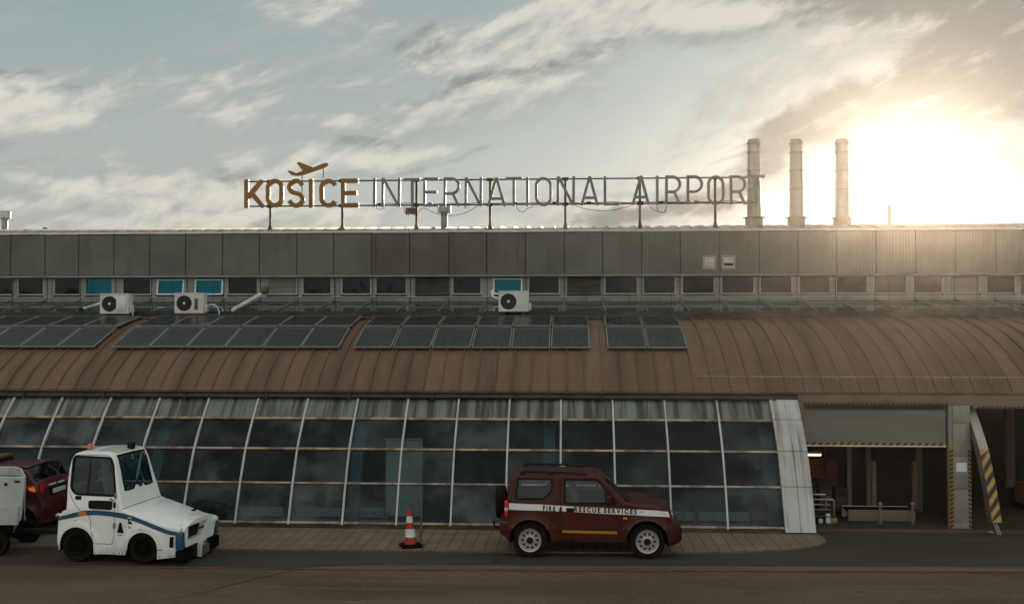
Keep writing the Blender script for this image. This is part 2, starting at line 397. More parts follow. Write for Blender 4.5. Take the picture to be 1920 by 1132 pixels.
mat('shutter', (0.1836, 0.1683, 0.1377), 0.55, c2=(0.1346, 0.1224, 0.101), scale=0.6, stretch=(.3, 1, 2))
mat('hazard_yellow', (0.4, 0.252, 0.06), 0.6, c2=(0.256, 0.168, 0.048), scale=3.0)
mat('hazard_black', (0.022, 0.020, 0.017), 0.7)
mat('arch_grey', (0.357, 0.34, 0.306), 0.6, c2=(0.238, 0.2167, 0.187), scale=1.6, streaks=((0.13, 0.075, 0.045), 5, .6, .5, .7))
mat('arch_dirty', (0.136, 0.108, 0.084), 0.7, c2=(0.064, 0.048, 0.036), scale=3.2, lo=.4, hi=.6)
mat('steel_dark', (0.06, 0.05, 0.042), 0.5, metal=0.5, var=.4)
mat('steel_grey', (0.33, 0.32, 0.29), 0.4, metal=0.7, var=.3)
mat('steel_rust', (0.16, 0.085, 0.045), 0.65, c2=(0.07, 0.045, 0.03), scale=4)
mat('galvanised', (0.52, 0.54, 0.53), 0.32, metal=0.85, c2=(0.40, 0.41, 0.40), scale=1.6, stretch=(1, 1, .4))
mat('chimney_steel', (0.40, 0.385, 0.33), 0.42, metal=0.7, c2=(0.34, 0.325, 0.275), scale=1.0, stretch=(1, 1, .3))
mat('chimney_base', (0.36, 0.31, 0.235), 0.5, metal=0.3, var=.25)
mat('letter_orange', (0.27, 0.118, 0.007), 0.45, c2=(0.20, 0.085, 0.006), scale=2)
mat('letter_grey', (0.17, 0.195, 0.19), 0.45, c2=(0.125, 0.145, 0.14), scale=2)
mat('pv_cells', (0.016, 0.02, 0.0176), 0.30, c2=(0.0272, 0.0288, 0.024), scale=0.5, spec=0.16, detail=2)
mat('pv_frame', (0.375, 0.375, 0.345), 0.4, metal=0.5, var=.2)
mat('ac_white', (0.6072, 0.6164, 0.5704), 0.5, c2=(0.506, 0.506, 0.46), scale=2.5)
mat('ac_grille', (0.022, 0.024, 0.020), 0.6)
mat('pipe_white', (0.70, 0.72, 0.70), 0.5, c2=(0.45, 0.46, 0.44), scale=4)
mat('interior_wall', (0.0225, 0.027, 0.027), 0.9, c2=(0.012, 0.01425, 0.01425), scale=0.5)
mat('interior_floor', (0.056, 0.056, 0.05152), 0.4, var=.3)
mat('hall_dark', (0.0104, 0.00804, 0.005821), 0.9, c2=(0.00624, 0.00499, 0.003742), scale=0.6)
mat('blue_steel', (0.0576, 0.1782, 0.2434), 0.5, var=.2)
mat('pale_board', (0.525, 0.625, 0.625), 0.6, var=.12)
mat('banner_paper', (0.48, 0.564, 0.6), 0.7, var=.15)
mat('navy_print', (0.03, 0.06, 0.14), 0.6)
mat('red_print', (0.42, 0.10, 0.09), 0.6)
mat('rail_pale', (0.55, 0.60, 0.60), 0.4, var=.15)
mat('red_shutter', (0.1848, 0.0374, 0.0242), 0.6, var=.4, scale=1.0)
mat('white_paint', (0.74, 0.75, 0.71), 0.5, c2=(0.60, 0.60, 0.56), scale=2)
mat('paper', (0.80, 0.83, 0.84), 0.6, var=.06)
mat('black_rubber', (0.006, 0.006, 0.005), 0.85, var=.3, spec=.05)
mat('tyre', (0.008, 0.0075, 0.0065), 0.85, c2=(0.016, 0.014, 0.011), scale=6, spec=.04)
mat('black_plastic', (0.010, 0.009, 0.008), 0.55, var=.3, spec=.2)
mat('plinth_brown', (0.075, 0.054, 0.036), 0.75, c2=(0.02625, 0.02025, 0.015), scale=1.8, stretch=(1, 1, 3), lo=.4, hi=.6)
glass('wall_glass', (0.46, 0.54, 0.54), 0.015, (0.60, 0.76, 0.85), dirt_sheen=((0.098, 0.118, 0.122), 0.66, (0.8, .8, 0.9)), wobble=0.12)  # grey-blue blotchy film also lightens the panes in place of reflected sky
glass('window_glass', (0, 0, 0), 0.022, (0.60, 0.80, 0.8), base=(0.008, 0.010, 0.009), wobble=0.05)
glass('tilted_glass', (0, 0, 0), 0.13, (0.05, 0.40, 0.54), base=(0.004, 0.038, 0.055))
glass('lean_glass', (0, 0, 0), 0.06, (0.7, 0.9, 0.9), base=(0.050, 0.062, 0.055), dirt_sheen=((0.10, 0.105, 0.09), 0.5, (0.7, 3, 3)))
emit('tube_lit', (1.0, 0.70, 0.36), 3.5)

def asphalt_material(name, c, dark, light):
    """worn tarmac: stones, broad patches, oil spots and long wheel marks"""
    m_ = bpy.data.materials.new(name); m_.use_nodes = True; t = m_.node_tree; t.nodes.clear(); n = NT(t)
    out = n.node('ShaderNodeOutputMaterial'); p = n.node('ShaderNodeBsdfPrincipled'); n.l.new(p.outputs[0], out.inputs[0])
    co = n.node('ShaderNodeTexCoord').outputs['Object']
    patch = n.noise(n.vm('MULTIPLY', co, (.35, 1.1, 1)), .5, 5, .65); col_ = n.mix(n.ramp(patch, .38, .66), c, dark)
    wheel_ = n.noise(n.vm('MULTIPLY', co, (.04, 2.4, 1)), 1.0, 4, .6); col_ = n.mix(n.m('MULTIPLY', n.ramp(wheel_, .52, .72), .6), col_, dark)
    pale = n.noise(n.vm('MULTIPLY', co, (.08, 3.6, 1)), 1.3, 5, .65); col_ = n.mix(n.m('MULTIPLY', n.ramp(pale, .55, .75), .5), col_, light)
    oil = n.noise(co, 1.6, 3, .5); col_ = n.mix(n.m('MULTIPLY', n.ramp(oil, .66, .76), .7), col_, tuple(x * .35 for x in dark))
    st = n.node('ShaderNodeTexVoronoi', {'Vector': co, 'Scale': 55.0}).outputs['Color']; sx_ = n.sep(st)[0]
    col_ = n.mix(n.m('MULTIPLY', n.ramp(sx_, .55, 1.0), .45), col_, light); col_ = n.mix(n.m('MULTIPLY', n.ramp(sx_, .35, .0), .4), col_, dark)
    n.set(p.inputs['Base Color'], col_); p.inputs['Roughness'].default_value = .92; p.inputs['Specular IOR Level'].default_value = .2
    b = n.node('ShaderNodeBump', {'Height': n.m('ADD', n.noise(co, 70, 4), n.m('MULTIPLY', sx_, .4)), 'Strength': .4, 'Distance': .012}); n.l.new(b.outputs[0], p.inputs['Normal'])
    MATS[name] = m_
asphalt_material('asphalt', (0.128, 0.090, 0.055), (0.070, 0.052, 0.034), (0.190, 0.138, 0.088))
asphalt_material('asphalt_fresh', (0.058, 0.046, 0.032), (0.036, 0.029, 0.021), (0.085, 0.067, 0.046))
# paving: concrete slabs in rows, joints as dark lines
def paving_material():
    m_ = bpy.data.materials.new('paving'); m_.use_nodes = True; t = m_.node_tree; t.nodes.clear(); n = NT(t)
    out = n.node('ShaderNodeOutputMaterial'); p = n.node('ShaderNodeBsdfPrincipled'); n.l.new(p.outputs[0], out.inputs[0])
    co = n.node('ShaderNodeTexCoord').outputs['Object']
    x, y, z = n.sep(co)
    wob = n.m('MULTIPLY', n.m('SUBTRACT', n.noise(co, 2.5, 3), 0.5), 0.035)
    br = n.node('ShaderNodeTexBrick', {'Vector': n.comb(n.m('ADD', y, 0.1), n.m('ADD', x, wob)), 'Color1': rgba((0.205, 0.150, 0.100)), 'Color2': rgba((0.165, 0.120, 0.080)), 'Mortar': rgba((0.03, 0.025, 0.02)),
        'Scale': 1.0, 'Mortar Size': 0.010, 'Mortar Smooth': 0.4, 'Bias': 0.0, 'Brick Width': 0.74, 'Row Height': 0.247}, offset=0.0)
    d = n.ramp(n.noise(n.vm('MULTIPLY', co, (1, 2.2, 1)), 0.9, 6, 0.65), 0.35, 0.75)
    n.set(p.inputs['Base Color'], n.mix(n.m('MULTIPLY', d, 0.55), br.outputs['Color'], (0.10, 0.08, 0.06)))
    p.inputs['Roughness'].default_value = 0.85; p.inputs['Specular IOR Level'].default_value = 0.25
    b = n.node('ShaderNodeBump', {'Height': n.m('SUBTRACT', n.m('MULTIPLY', n.noise(co, 60, 4), 0.15), br.outputs['Fac']), 'Strength': 0.5, 'Distance': 0.012}); n.l.new(b.outputs[0], p.inputs['Normal'])
    MATS['paving'] = m_
paving_material()

# ------------------------------------------------------------------ ground
GX0, GX1 = 5.30, 26.0                      # the yard slopes down a little into the baggage hall
g = MB()
xs = [-420, -60, -26, -12, 0, GX0, GX0 + .02, 9, 13, GX1, GX1 + .02, 60, 420]
ys = [-320, -60, -10, 8, 14, 18, 21.75, 22.6, 23.3, 27, 37, 37.02, 120, 420]
def gz(x, y):
    if GX0 < x < GX1 + .01 and 21.76 < y < 37.01: return -0.14 * min(1, (y - 21.75) / 1.3)
    return 0.0
g.v = [(x, y, gz(x, y)) for y in ys for x in xs]; nx = len(xs)
g.f = [(j * nx + i, j * nx + i + 1, (j + 1) * nx + i + 1, (j + 1) * nx + i) for j in range(len(ys) - 1) for i in range(nx - 1)]
tag(g.build('apron', 'asphalt', recalc=False), kind='structure')
def sheet(name, poly, z, m_, label=None):
    V, T = tri2d([poly]); b = MB(); b.add([(x, y, z) for x, y in V], T)
    o = b.build(name, m_); tag(o, kind='structure'); return o
# smooth newer asphalt between the paving and the edge line
edge = [(-40, 18.35), (-10.7, 18.2), (-6.6, 18.25), (-5.1, 18.26), (-4.3, 18.50), (-3.42, 18.66), (-0.7, 18.72), (4, 18.92), (8.3, 19.18), (16, 19.6), (26, 20.1)]
sheet('road', edge + [(26, 21.74), (5.4, 21.74), (5.25, 21.6), (-40, 21.6)], 0.004, 'asphalt_fresh')
sheet('concrete_band', [(-5.1, 18.25), (-4.3, 18.48), (-3.42, 18.64), (-0.7, 18.70), (4, 18.90), (8.3, 19.16), (16, 19.58), (26, 20.08), (26, 19.55), (16, 19.0), (8.1, 18.72), (-0.7, 18.30), (-4.6, 18.20)], 0.0045, 'concrete_strip')
ln = [(-40, 18.05), (-10.7, 18.10), (-6.6, 18.16), (-4.6, 18.19), (-0.7, 18.33), (8.1, 18.75), (16, 19.05), (26, 19.6)]
sheet('edge_line', [(x, y - .035) for x, y in ln] + [(x, y + .035) for x, y in ln[::-1]], 0.009, 'red_line_paint')
cr = [(-5.1, 18.12), (-5.25, 17.9), (-5.38, 17.72), (-5.62, 17.45), (-5.75, 17.2), (-6.0, 16.9), (-6.14, 16.59), (-6.5, 16.2), (-6.9, 15.9)]
cl, crr = [], []
for i, (x, y) in enumerate(cr):
    w = 0.014 * (1 - i / 10) + random.uniform(0, .012); cl.append((x - w, y)); crr.append((x + w, y))
sheet('crack', cl + crr[::-1], 0.005, 'crack_tar')
yd = MB(); yx = [GX0 + .03, 7, 9, 11, 14, 18, GX1 - .01]; yy_ = [21.735, 21.76, 22.6, 23.0, 23.3, 27, 31]
yd.v = [(x, y, gz(x, y) + .0045) for y in yy_ for x in yx]; yd.f = [(j * 7 + i, j * 7 + i + 1, (j + 1) * 7 + i + 1, (j + 1) * 7 + i) for j in range(6) for i in range(6)]
tag(yd.build('yard', 'asphalt_fresh', recalc=False), kind='structure')
# pavement slab with a rounded end
pave = [(-40, 19.55), (-7.2, 19.66), (-5.2, 19.70), (-2.9, 19.74), (0.3, 19.82), (2.2, 19.91), (3.5, 20.06), (4.4, 20.30), (5.0, 20.70), (5.24, 21.03), (5.28, 21.4), (5.22, 21.98), (5.22, 22.2), (-40, 22.2)]
V, T = tri2d([pave]); b = MB(); b.add([(x, y, 0.03) for x, y in V], T)
n0 = len(pave)
b.add([(x, y, 0.03) for x, y in pave] + [(x, y, 0.0) for x, y in pave], [(i, i + 1, n0 + i + 1, n0 + i) for i in range(n0 - 1)])
tag(b.build('pavement', 'paving'), kind='structure')
kb = MB(); kl = pave[:12]; ko = [(x + .0, y - .055) if y < 20.2 else (x + .05, y - .02) for x, y in kl]
kb.add([(x, y, .034) for x, y in kl] + [(x, y, .034) for x, y in ko] + [(x, y, 0) for x, y in ko], [(i, i + 1, 12 + i + 1, 12 + i) for i in range(11)] + [(12 + i, 13 + i, 25 + i, 24 + i) for i in range(11)])
tag(kb.build('kerb', mat('kerb', (0.136, 0.104, 0.08), .85, var=.4, scale=3)), kind='structure')

# ------------------------------------------------------------------ terminal building
BL, BR = -23.3, 19.0
T_ = thing('terminal_building', 'long low airport terminal with a curved brown metal roof over a sloping glass wall', 'building', (0, 22, 0))
def part(mb, name, m_, parent=T_, label=None, angle=35):
    o = mb.build(name, m_, parent, world=True, angle=angle)
    if label: o['label'] = label
    return o
ROOF = spline([(23.40, 2.96), (23.79, 3.31), (24.15, 3.53), (24.65, 3.81), (25.4, 4.13), (26.3, 4.42), (27.15, 4.60), (28.2, 4.76), (29.6, 4.86)], 4)
def roof_z(y):
    for (a, za), (b_, zb) in zip(ROOF, ROOF[1:]):
        if a <= y <= b_: return za + (zb - za) * (y - a) / (b_ - a)
    return ROOF[-1][1]
def seam_sheet(prof, x0, x1, pitch, h, w, phase=0.0):
    """sheet metal with raised standing seams"""
    mb = MB(); xs_ = [x0]
    k = math.ceil((x0 - phase) / pitch)
    while phase + k * pitch < x1 - w:
        c = phase + k * pitch
        if c > x0 + w: xs_ += [c - w, c - w * .45, c + w * .45, c + w]
        k += 1
    xs_.append(x1); up_ = [0] + [0, 1, 1, 0] * ((len(xs_) - 2) // 4) + [0]
    P = [Vector(p) for p in prof]; N = []
    for i in range(len(P)):
        t = (P[min(i + 1, len(P) - 1)] - P[max(i - 1, 0)]).normalized(); N.append(Vector((-t.y, t.x)))
    n = len(P); vs = []
    for x, u in zip(xs_, up_):
        for i in range(n):
            q_ = P[i] + N[i] * (h * u * (1 if i else .4)); vs.append((x, q_.x, q_.y))
    fs = [(a * n + i, (a + 1) * n + i, (a + 1) * n + i + 1, a * n + i + 1) for a in range(len(xs_) - 1) for i in range(n - 1)]
    return mb.add(vs, fs)
SP = 0.426; PH = X_at(462, 728, 23.42)
rm = seam_sheet(ROOF, BL, BR, SP, 0.042, 0.026, PH)
rm.sweep([(23.40, 2.955), (23.40, 2.915), (23.6, 2.90)], BL, BR)
roof_o = part(rm, 'curved_roof', 'roof_brown', angle=28)
tr = MB().sweep([(27.45, roof_z(27.45) + .05), (27.55, roof_z(27.55) + .062), (27.72, roof_z(27.72) + .062), (27.75, roof_z(27.75) + .02)], BL, BR)
part(tr, 'roof_flashing', 'gutter_brown', roof_o)
gt = MB().sweep([(23.62, 2.90), (23.46, 2.90), (23.44, 2.86), (23.40, 2.80), (23.44, 2.755), (23.56, 2.745), (23.64, 2.76), (23.7, 2.76)], BL, BR)
for k in range(22): gt.box(BL + k * 2, BL + k * 2 + .05, 23.385, 23.44, 2.74, 2.90)
part(gt, 'gutter', 'gutter_brown')
# snow rail above the loading doors
sg = MB(); x0 = X_at(1308, 706, 23.75); zs = Z_at(1600, 706.5, 23.75)
sg.tube([(x0, 23.74, zs), (BR, 23.74, zs)], 0.016, 6)
x = x0 + .2
while x < BR:
    sg.box(x - .012, x + .012, 23.72, 23.78, zs - .10, zs + .01)
    sg.box(x + .08, x + .11, 23.70, 23.76, zs - .085, zs - .03); x += SP / 2 + random.uniform(-.03, .03)
part(sg, 'snow_rail', 'steel_grey')

# --- lean-to glazing between the lower roof and the upper windows
UP = [X_at(p, 470, 30.5) for p in (23, 87, 150, 216, 283, 350, 419, 488, 558, 627, 698, 769, 842, 913, 986, 1058, 1130, 1203, 1275, 1349, 1423, 1495, 1567)]
while UP[0] > BL + .6: UP.insert(0, UP[0] - 1.155)
while UP[-1] < BR - 1.2: UP.append(UP[-1] + 1.172)
LZ0, LZ1 = 4.90, 5.27
lg = MB().add([(BL, 28.15, LZ0), (BR, 28.15, LZ0), (BR, 30.5, LZ1), (BL, 30.5, LZ1)], [(0, 1, 2, 3)])
lean = part(lg, 'lean_to_glazing', 'lean_glass')
lb = MB()
for x in UP: lb.add([(x - .025, 28.12, LZ0 + .035), (x + .025, 28.12, LZ0 + .035), (x + .025, 30.52, LZ1 + .035), (x - .025, 30.52, LZ1 + .035), (x - .025, 28.12, LZ0), (x + .025, 28.12, LZ0), (x + .025, 30.52, LZ1), (x - .025, 30.52, LZ1)], [(0, 1, 2, 3), (0, 4, 5, 1), (0, 3, 7, 4), (1, 5, 6, 2)])
for t_ in (.33, .66):
    y_, z_ = 28.15 + 2.35 * t_, LZ0 + .37 * t_; lb.box(BL, BR, y_ - .012, y_ + .012, z_, z_ + .012)
part(lb, 'glazing_bars', mat('glazing_bar', (0.15, 0.145, 0.12), .5, var=.4), lean)
bm_ = MB().box(BL, BR, 28.06, 28.16, 4.79, 4.905); bm_.box(BL, BR, 28.10, 28.3, 4.70, 4.79)
part(bm_, 'lean_to_beam', 'gutter_brown')

# --- upper windows
WY = 30.6
wall = MB(); wins = []
WL = [(-60, 25, 'd'), (33, 83, 'd'), (101, 152, 'd'), (159, 212, 'b'), (229, 284, 'd'), (293, 347, 't'), (364, 420, 't'), (426, 484, 'd'), (500, 558, 'p'), (567, 622, 'd'), (640, 696, 'd'), (704, 763, 'd'), (778, 842, 'l'),
      (848, 903, 'd'), (923, 981, 't'), (990, 1050, 'd'), (1063, 1127, 'l'), (1133, 1196, 'd'), (1205, 1267, 'd'), (1278, 1340, 'd'), (1352, 1415, 'd'), (1424, 1486, 'd'), (1497, 1558, 'd'), (1567, 1628, 'd'), (1637, 1700, 'd'),
      (1711, 1768, 'd'), (1778, 1838, 'p'), (1848, 1905, 'd'), (1914, 1980, 'l'), (1990, 2050, 'd'), (2062, 2120, 'd')]
WZ0, WZ1 = 5.46, 6.02
spans = [(X_at(a, 535, WY), X_at(b_, 535, WY), k) for a, b_, k in WL]
prev = BL
for x0, x1, k in spans:
    wall.box(prev, x0, WY - .03, WY + .12, WZ0 - .06, WZ1 + .08); prev = x1
wall.box(prev, BR, WY - .03, WY + .12, WZ0 - .06, WZ1 + .08)
wall.box(BL, BR, WY - .031, WY + .12, 5.20, WZ0 - .061)
wall_o = part(wall, 'upper_wall', 'upper_wall')
for x in UP: part(MB().box(x - .012, x + .012, WY - .036, WY - .0305, 5.30, 6.08), 'panel_joint', 'dark_gap', wall_o)
sill = MB().box(BL, BR, WY - .075, WY - .0305, 5.375, 5.40); part(sill, 'sill_strip', 'window_frame', wall_o)
for x0, x1, k in spans:
    fr = MB(); t_ = .035
    fr.box(x0, x0 + t_, WY - .015, WY + .07, WZ0, WZ1); fr.box(x1 - t_, x1, WY - .015, WY + .07, WZ0, WZ1)
    fr.box(x0 + t_, x1 - t_, WY - .015, WY + .07, WZ0, WZ0 + t_); fr.box(x0 + t_, x1 - t_, WY - .015, WY + .07, WZ1 - t_, WZ1)
    a, c = x0 + t_, x1 - t_; z0, z1 = WZ0 + t_, WZ1 - t_
    if k == 'l':
        w_ = part(fr, 'louvre', 'louvre', label='ventilation louvre with grey slats in place of a window'); sl_ = MB(); z = z0
        while z < z1 - .03:
            sl_.add([(a, WY + .0, z), (c, WY + .0, z), (c, WY + .05, z + .055), (a, WY + .05, z + .055), (a, WY + .004, z - .006), (c, WY + .004, z - .006)], [(0, 1, 2, 3), (0, 4, 5, 1)]); z += .058
        part(sl_, 'slats', 'louvre', w_); part(MB().box(a, c, WY + .055, WY + .06, z0, z1), 'backing', 'dark_gap', w_)
    elif k == 'p':
        w_ = part(fr, 'window', 'window_frame', label='window closed with a grey panel')
        part(MB().box(a, c, WY + .02, WY + .03, z0, z1), 'panel', 'shutter', w_)
    elif k == 't':
        w_ = part(fr, 'window', 'window_frame', label='window tilted open, its pane bright blue with sky')
        part(MB().box(a, c, WY + .072, WY + .08, z0, z1), 'opening', 'dark_gap', w_)
        M_ = Matrix.Translation((0, WY - .045, z0 - .03)) @ Matrix.Rotation(R(-7), 4, 'X'); h = z1 - z0 + .0
        s_ = MB(); s_.box(a, a + .035, -.02, .02, 0, h, M_); s_.box(c - .035, c, -.02, .02, 0, h, M_); s_.box(a + .035, c - .035, -.02, .02, 0, .035, M_); s_.box(a + .035, c - .035, -.02, .02, h - .03, h, M_)
        part(s_, 'sash', 'tilted_frame', w_)
        part(MB().add([M_ @ Vector(p) for p in ((a + .03, .0, .03), (c - .03, .0, .03), (c - .03, .0, h - .02), (a + .03, .0, h - .02))], [(0, 1, 2, 3)]), 'pane', 'tilted_glass', w_)
    else:
        w_ = part(fr, 'window', 'window_frame')
        tl = 0.0 if k == 'd' else .03
        part(MB().add([(a, WY + .03, z0), (c, WY + .03, z0), (c, WY + .03 + tl, z1), (a, WY + .03 + tl, z1)], [(0, 1, 2, 3)]), 'pane', 'window_glass' if k == 'd' else 'tilted_glass', w_)

# --- fascia of ribbed metal panels
FY = 30.42; FZ0, FZ1 = 6.055, 7.365
back_ = MB().box(BL, BR, FY + .06, FY + .2, FZ0 + .002, FZ1)
part(back_, 'fascia_backing', 'dark_gap')
for i in range(len(UP) - 1):
    a, c = UP[i] + .013, UP[i + 1] - .013; pm = MB(); n_ = 12; pr = []
    for k in range(n_):
        u0 = a + (c - a) * k / n_; d_ = (c - a) / n_
        pr += [(u0, 0), (u0 + d_ * .70, 0), (u0 + d_ * .80, .005), (u0 + d_ * .90, .005)]
    pr.append((c, 0)); pr = [(a, .05)] + pr + [(c, .05)]
    j = random.uniform(-.002, .002)
    pm.add([(x, FY + y + j, FZ0) for x, y in pr] + [(x, FY + y + j, FZ1) for x, y in pr], [(k, k + 1, len(pr) + k + 1, len(pr) + k) for k in range(len(pr) - 1)])
    pm.add([(a, FY + j, FZ0), (c, FY + j, FZ0), (c, FY + .06, FZ0), (a, FY + .06, FZ0)], [(0, 1, 2, 3)])
    st = abs((a + c) / 2 - X_at(812, 470, 30.5)) < 1.4 or abs((a + c) / 2 - X_at(940, 470, 30.5)) < .4
    part(pm, 'fascia_panel', 'fascia_stained' if st else 'fascia', label='fascia panel with brown run-off stains' if st else None, angle=20)
part(MB().box(BL, BR, FY - .02, FY + .05, 6.015, 6.05), 'fascia_edge_trim', 'steel_grey')
part(MB().box(BL, BR, FY + .052, WY + .1, 6.0, 6.05), 'soffit', 'gutter_brown')
cp = MB()
for i in range(len(UP) - 1): cp.bbox(UP[i] + .004, UP[i + 1] - .004, FY - .035, FY + .35, FZ1 + .001 + (i % 3) * .003, FZ1 + .058 + (i % 3) * .003, .008)
part(cp, 'coping', 'coping')
for n_, (px, broken) in enumerate(((1330, 0), (1366, 1))):
    vx, vz = X_at(px, 492, FY), Z_at(px, 492, FY); vm_ = MB(); w_ = .20
    vm_.box(vx - w_, vx + w_, FY - .03, FY - .003, vz + .15, vz + .21); vm_.box(vx - w_, vx + w_, FY - .03, FY - .003, vz - .21, vz - .15)
    vm_.box(vx - w_, vx - .14, FY - .03, FY - .003, vz - .15, vz + .15); vm_.box(vx + .14, vx + w_, FY - .03, FY - .003, vz - .15, vz + .15)
    v_ = part(vm_, 'vent_grille', 'steel_grey', label='small square vent with slats missing from its middle' if broken else 'small square vent with all its slats')
    part(MB().box(vx - .14, vx + .14, FY - .012, FY - .004, vz - .15, vz + .15), 'backing', 'dark_gap', v_); ss = MB()
    for k in range(7):
        if broken and k in (1, 2): continue
        z = vz - .14 + k * .042; ss.add([(vx - .14, FY - .035, z), (vx + .14, FY - .035, z), (vx + .14, FY - .014, z + .032), (vx - .14, FY - .014, z + .032)], [(0, 1, 2, 3)])
    part(ss, 'slats', 'coping', v_)
# --- upper roof, a shallow vault
UR = spline([(30.72, 7.42), (31.0, 7.52), (31.8, 7.63), (33.0, 7.74), (35.0, 7.86), (38, 7.95), (42, 7.9), (46, 7.6)], 4)
part(seam_sheet(UR, BL, BR, SP, 0.055, 0.035, PH), 'upper_roof', 'roof_light', angle=28)
bk = MB().box(BL, BR, 45.8, 46.0, 0, 7.58); bk.box(BL, BL + .2, 30.7, 45.8, 0, 7.4); bk.box(BR - .2, BR, 30.7, 45.8, 0, 7.4); bk.box(BL + .2, BR - .2, 30.75, 30.9, 4.9, 7.40)
part(bk, 'rear_wall', 'beige_wall')
for x in (BL, BR - .15):                      # gable ends under the lower roof
    V2 = [(22.0, 0)] + [(y, z - .02) for y, z in ROOF] + [(31, 4.8), (31, 0)]
    gm = MB(); vv, tt = tri2d([V2]); gm.add([(x, y, z) for y, z in vv] + [(x + .15, y, z) for y, z in vv], tt + [tuple(i + len(vv) for i in t) for t in tt]); part(gm, 'gable_wall', 'beige_wall')

# --- sloping glass wall, following a curve
PROF = spline([(21.80, 0.03), (21.84, .10), (21.97, .45), (22.17, .93), (22.56, 1.69), (23.06, 2.30), (23.56, 2.82)], 6)
def prof_y(z):
    for (a, za), (b_, zb) in zip(PROF, PROF[1:]):
        if za <= z <= zb: return a + (b_ - a) * (z - za) / (zb - za)
    return PROF[-1][0] if z > 1 else PROF[0][0]
ROWS = [0.10, 0.945, 1.665, 2.305, 2.80]
MX = [4.60 - 1.2075 * k for k in range(24)]
MX = [x for x in MX if x > BL]
def ribbon(x0, x1, z0, z1, out, mb=None, n=5):
    mb = mb or MB(); vs = []
    for k in range(n + 1):
        z = z0 + (z1 - z0) * k / n; y = prof_y(z); e = .02; t = Vector((prof_y(min(z + e, 2.81)) - prof_y(max(z - e, .04)), 2 * e)).normalized(); nn = Vector((-t.y, t.x)) if True else 0
        vs += [(x0, y + nn.x * out, z + nn.y * out), (x1, y + nn.x * out, z + nn.y * out)]
    return mb.add(vs, [(2 * k, 2 * k + 1, 2 * k + 3, 2 * k + 2) for k in range(n)])
def strip_box(x0, x1, z0, z1, out0, out1, n=6, mb=None):
    """bar of rectangular section lying along the curve"""
    mb = mb or MB(); a = ribbon(x0, x1, z0, z1, out0, n=n); b_ = ribbon(x0, x1, z0, z1, out1, n=n); m_ = len(a.v)
    fs = a.f + [tuple(i + m_ for i in f) for f in b_.f]
    for k in range(n): fs += [(2 * k, 2 * k + 2, m_ + 2 * k + 2, m_ + 2 * k), (2 * k + 1, m_ + 2 * k + 1, m_ + 2 * k + 3, 2 * k + 3)]
    fs += [(0, m_, m_ + 1, 1), (2 * n, 2 * n + 1, m_ + 2 * n + 1, m_ + 2 * n)]
    return mb.add(a.v + b_.v, fs)
for i, x in enumerate(MX):
    if i == 0: continue
    part(strip_box(x - .020, x + .020, .05, 2.80, -.03, .050, 14), 'mullion', 'mullion')
for i in range(len(MX) - 1):
    x1, x0 = MX[i] - .020, MX[i + 1] + .020
    if i == 0: x1 = MX[0] - .003
    w_ = part(strip_box(x0, x1, .10, .15, -.03, .045, 1), 'window_bay', 'transom')
    for r_ in (1, 2, 3): part(strip_box(x0, x1, ROWS[r_] - .020, ROWS[r_] + .020, -.03, .040, 1), 'transom', 'transom', w_)
    for r_ in range(4):
        mb = ribbon(x0 - .01, x1 + .01, ROWS[r_] + .01, ROWS[r_ + 1] - .01 if r_ < 3 else 2.80, 0.0, n=1 if r_ < 3 else 2)
        tilt = random.uniform(-.004, .004); mb.v = [(x, y + tilt * (1 if j % 2 else -1), z) for j, (x, y, z) in enumerate(mb.v)]
        part(mb, 'pane' if r_ < 3 else 'spandrel_panel', 'wall_glass' if r_ < 3 else 'spandrel', w_)
pl = MB().box(BL, 4.60, 21.74, 21.80, 0.0, .055); pl.box(BL, 4.60, 21.77, 21.84, .055, .098)
part(pl, 'plinth', 'plinth_brown')
part(MB().box(BL, 5.25, 23.55, 23.75, 2.72, 2.93), 'eave_beam', 'gutter_brown')
# white clad end of the glass wall
for z0, z1 in zip([.03] + ROWS[1:4], ROWS[1:4] + [2.80]):
    cm = strip_box(4.605, 4.93, z0 + .006, z1 - .006, -.02, .075, 4); strip_box(4.938, 5.255, z0 + .006, z1 - .006, -.02, .073, 4, cm)
    part(cm, 'cladding_panel', 'cladding')
part(strip_box(4.62, 5.24, .03, 2.80, -.06, .05, 10), 'cladding_backing', 'dark_gap')
sw = MB(); vv, tt = tri2d([[(y + .05, z) for y, z in PROF] + [(30.5, 2.82), (30.5, -.14), (21.85, -.14)]])
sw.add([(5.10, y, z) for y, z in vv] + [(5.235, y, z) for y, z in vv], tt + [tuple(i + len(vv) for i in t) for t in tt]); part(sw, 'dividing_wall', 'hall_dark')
# --- interior behind the glass
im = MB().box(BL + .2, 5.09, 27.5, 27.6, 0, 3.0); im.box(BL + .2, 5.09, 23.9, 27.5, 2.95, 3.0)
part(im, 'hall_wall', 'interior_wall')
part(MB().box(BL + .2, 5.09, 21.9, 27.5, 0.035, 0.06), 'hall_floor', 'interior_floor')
for px, py in ((300, 810), (672, 880), (1030, 860), (1440, 860)):
    z = 1.3; x = X_at(px, py, 22.9)
    sb = MB(); vs = []
    for k in range(11):
        z = .06 + 2.65 * k / 10; y = prof_y(max(.05, min(z, 2.75))) + .38; vs += [(x - .13, y, z), (x + .13, y, z), (x + .13, y + .25, z), (x - .13, y + .25, z)]
    sb.add(vs, [(4 * k + a, 4 * k + (a + 1) % 4, 4 * k + 4 + (a + 1) % 4, 4 * k + 4 + a) for k in range(10) for a in range(4)])
    part(sb, 'inner_arch', 'blue_steel')
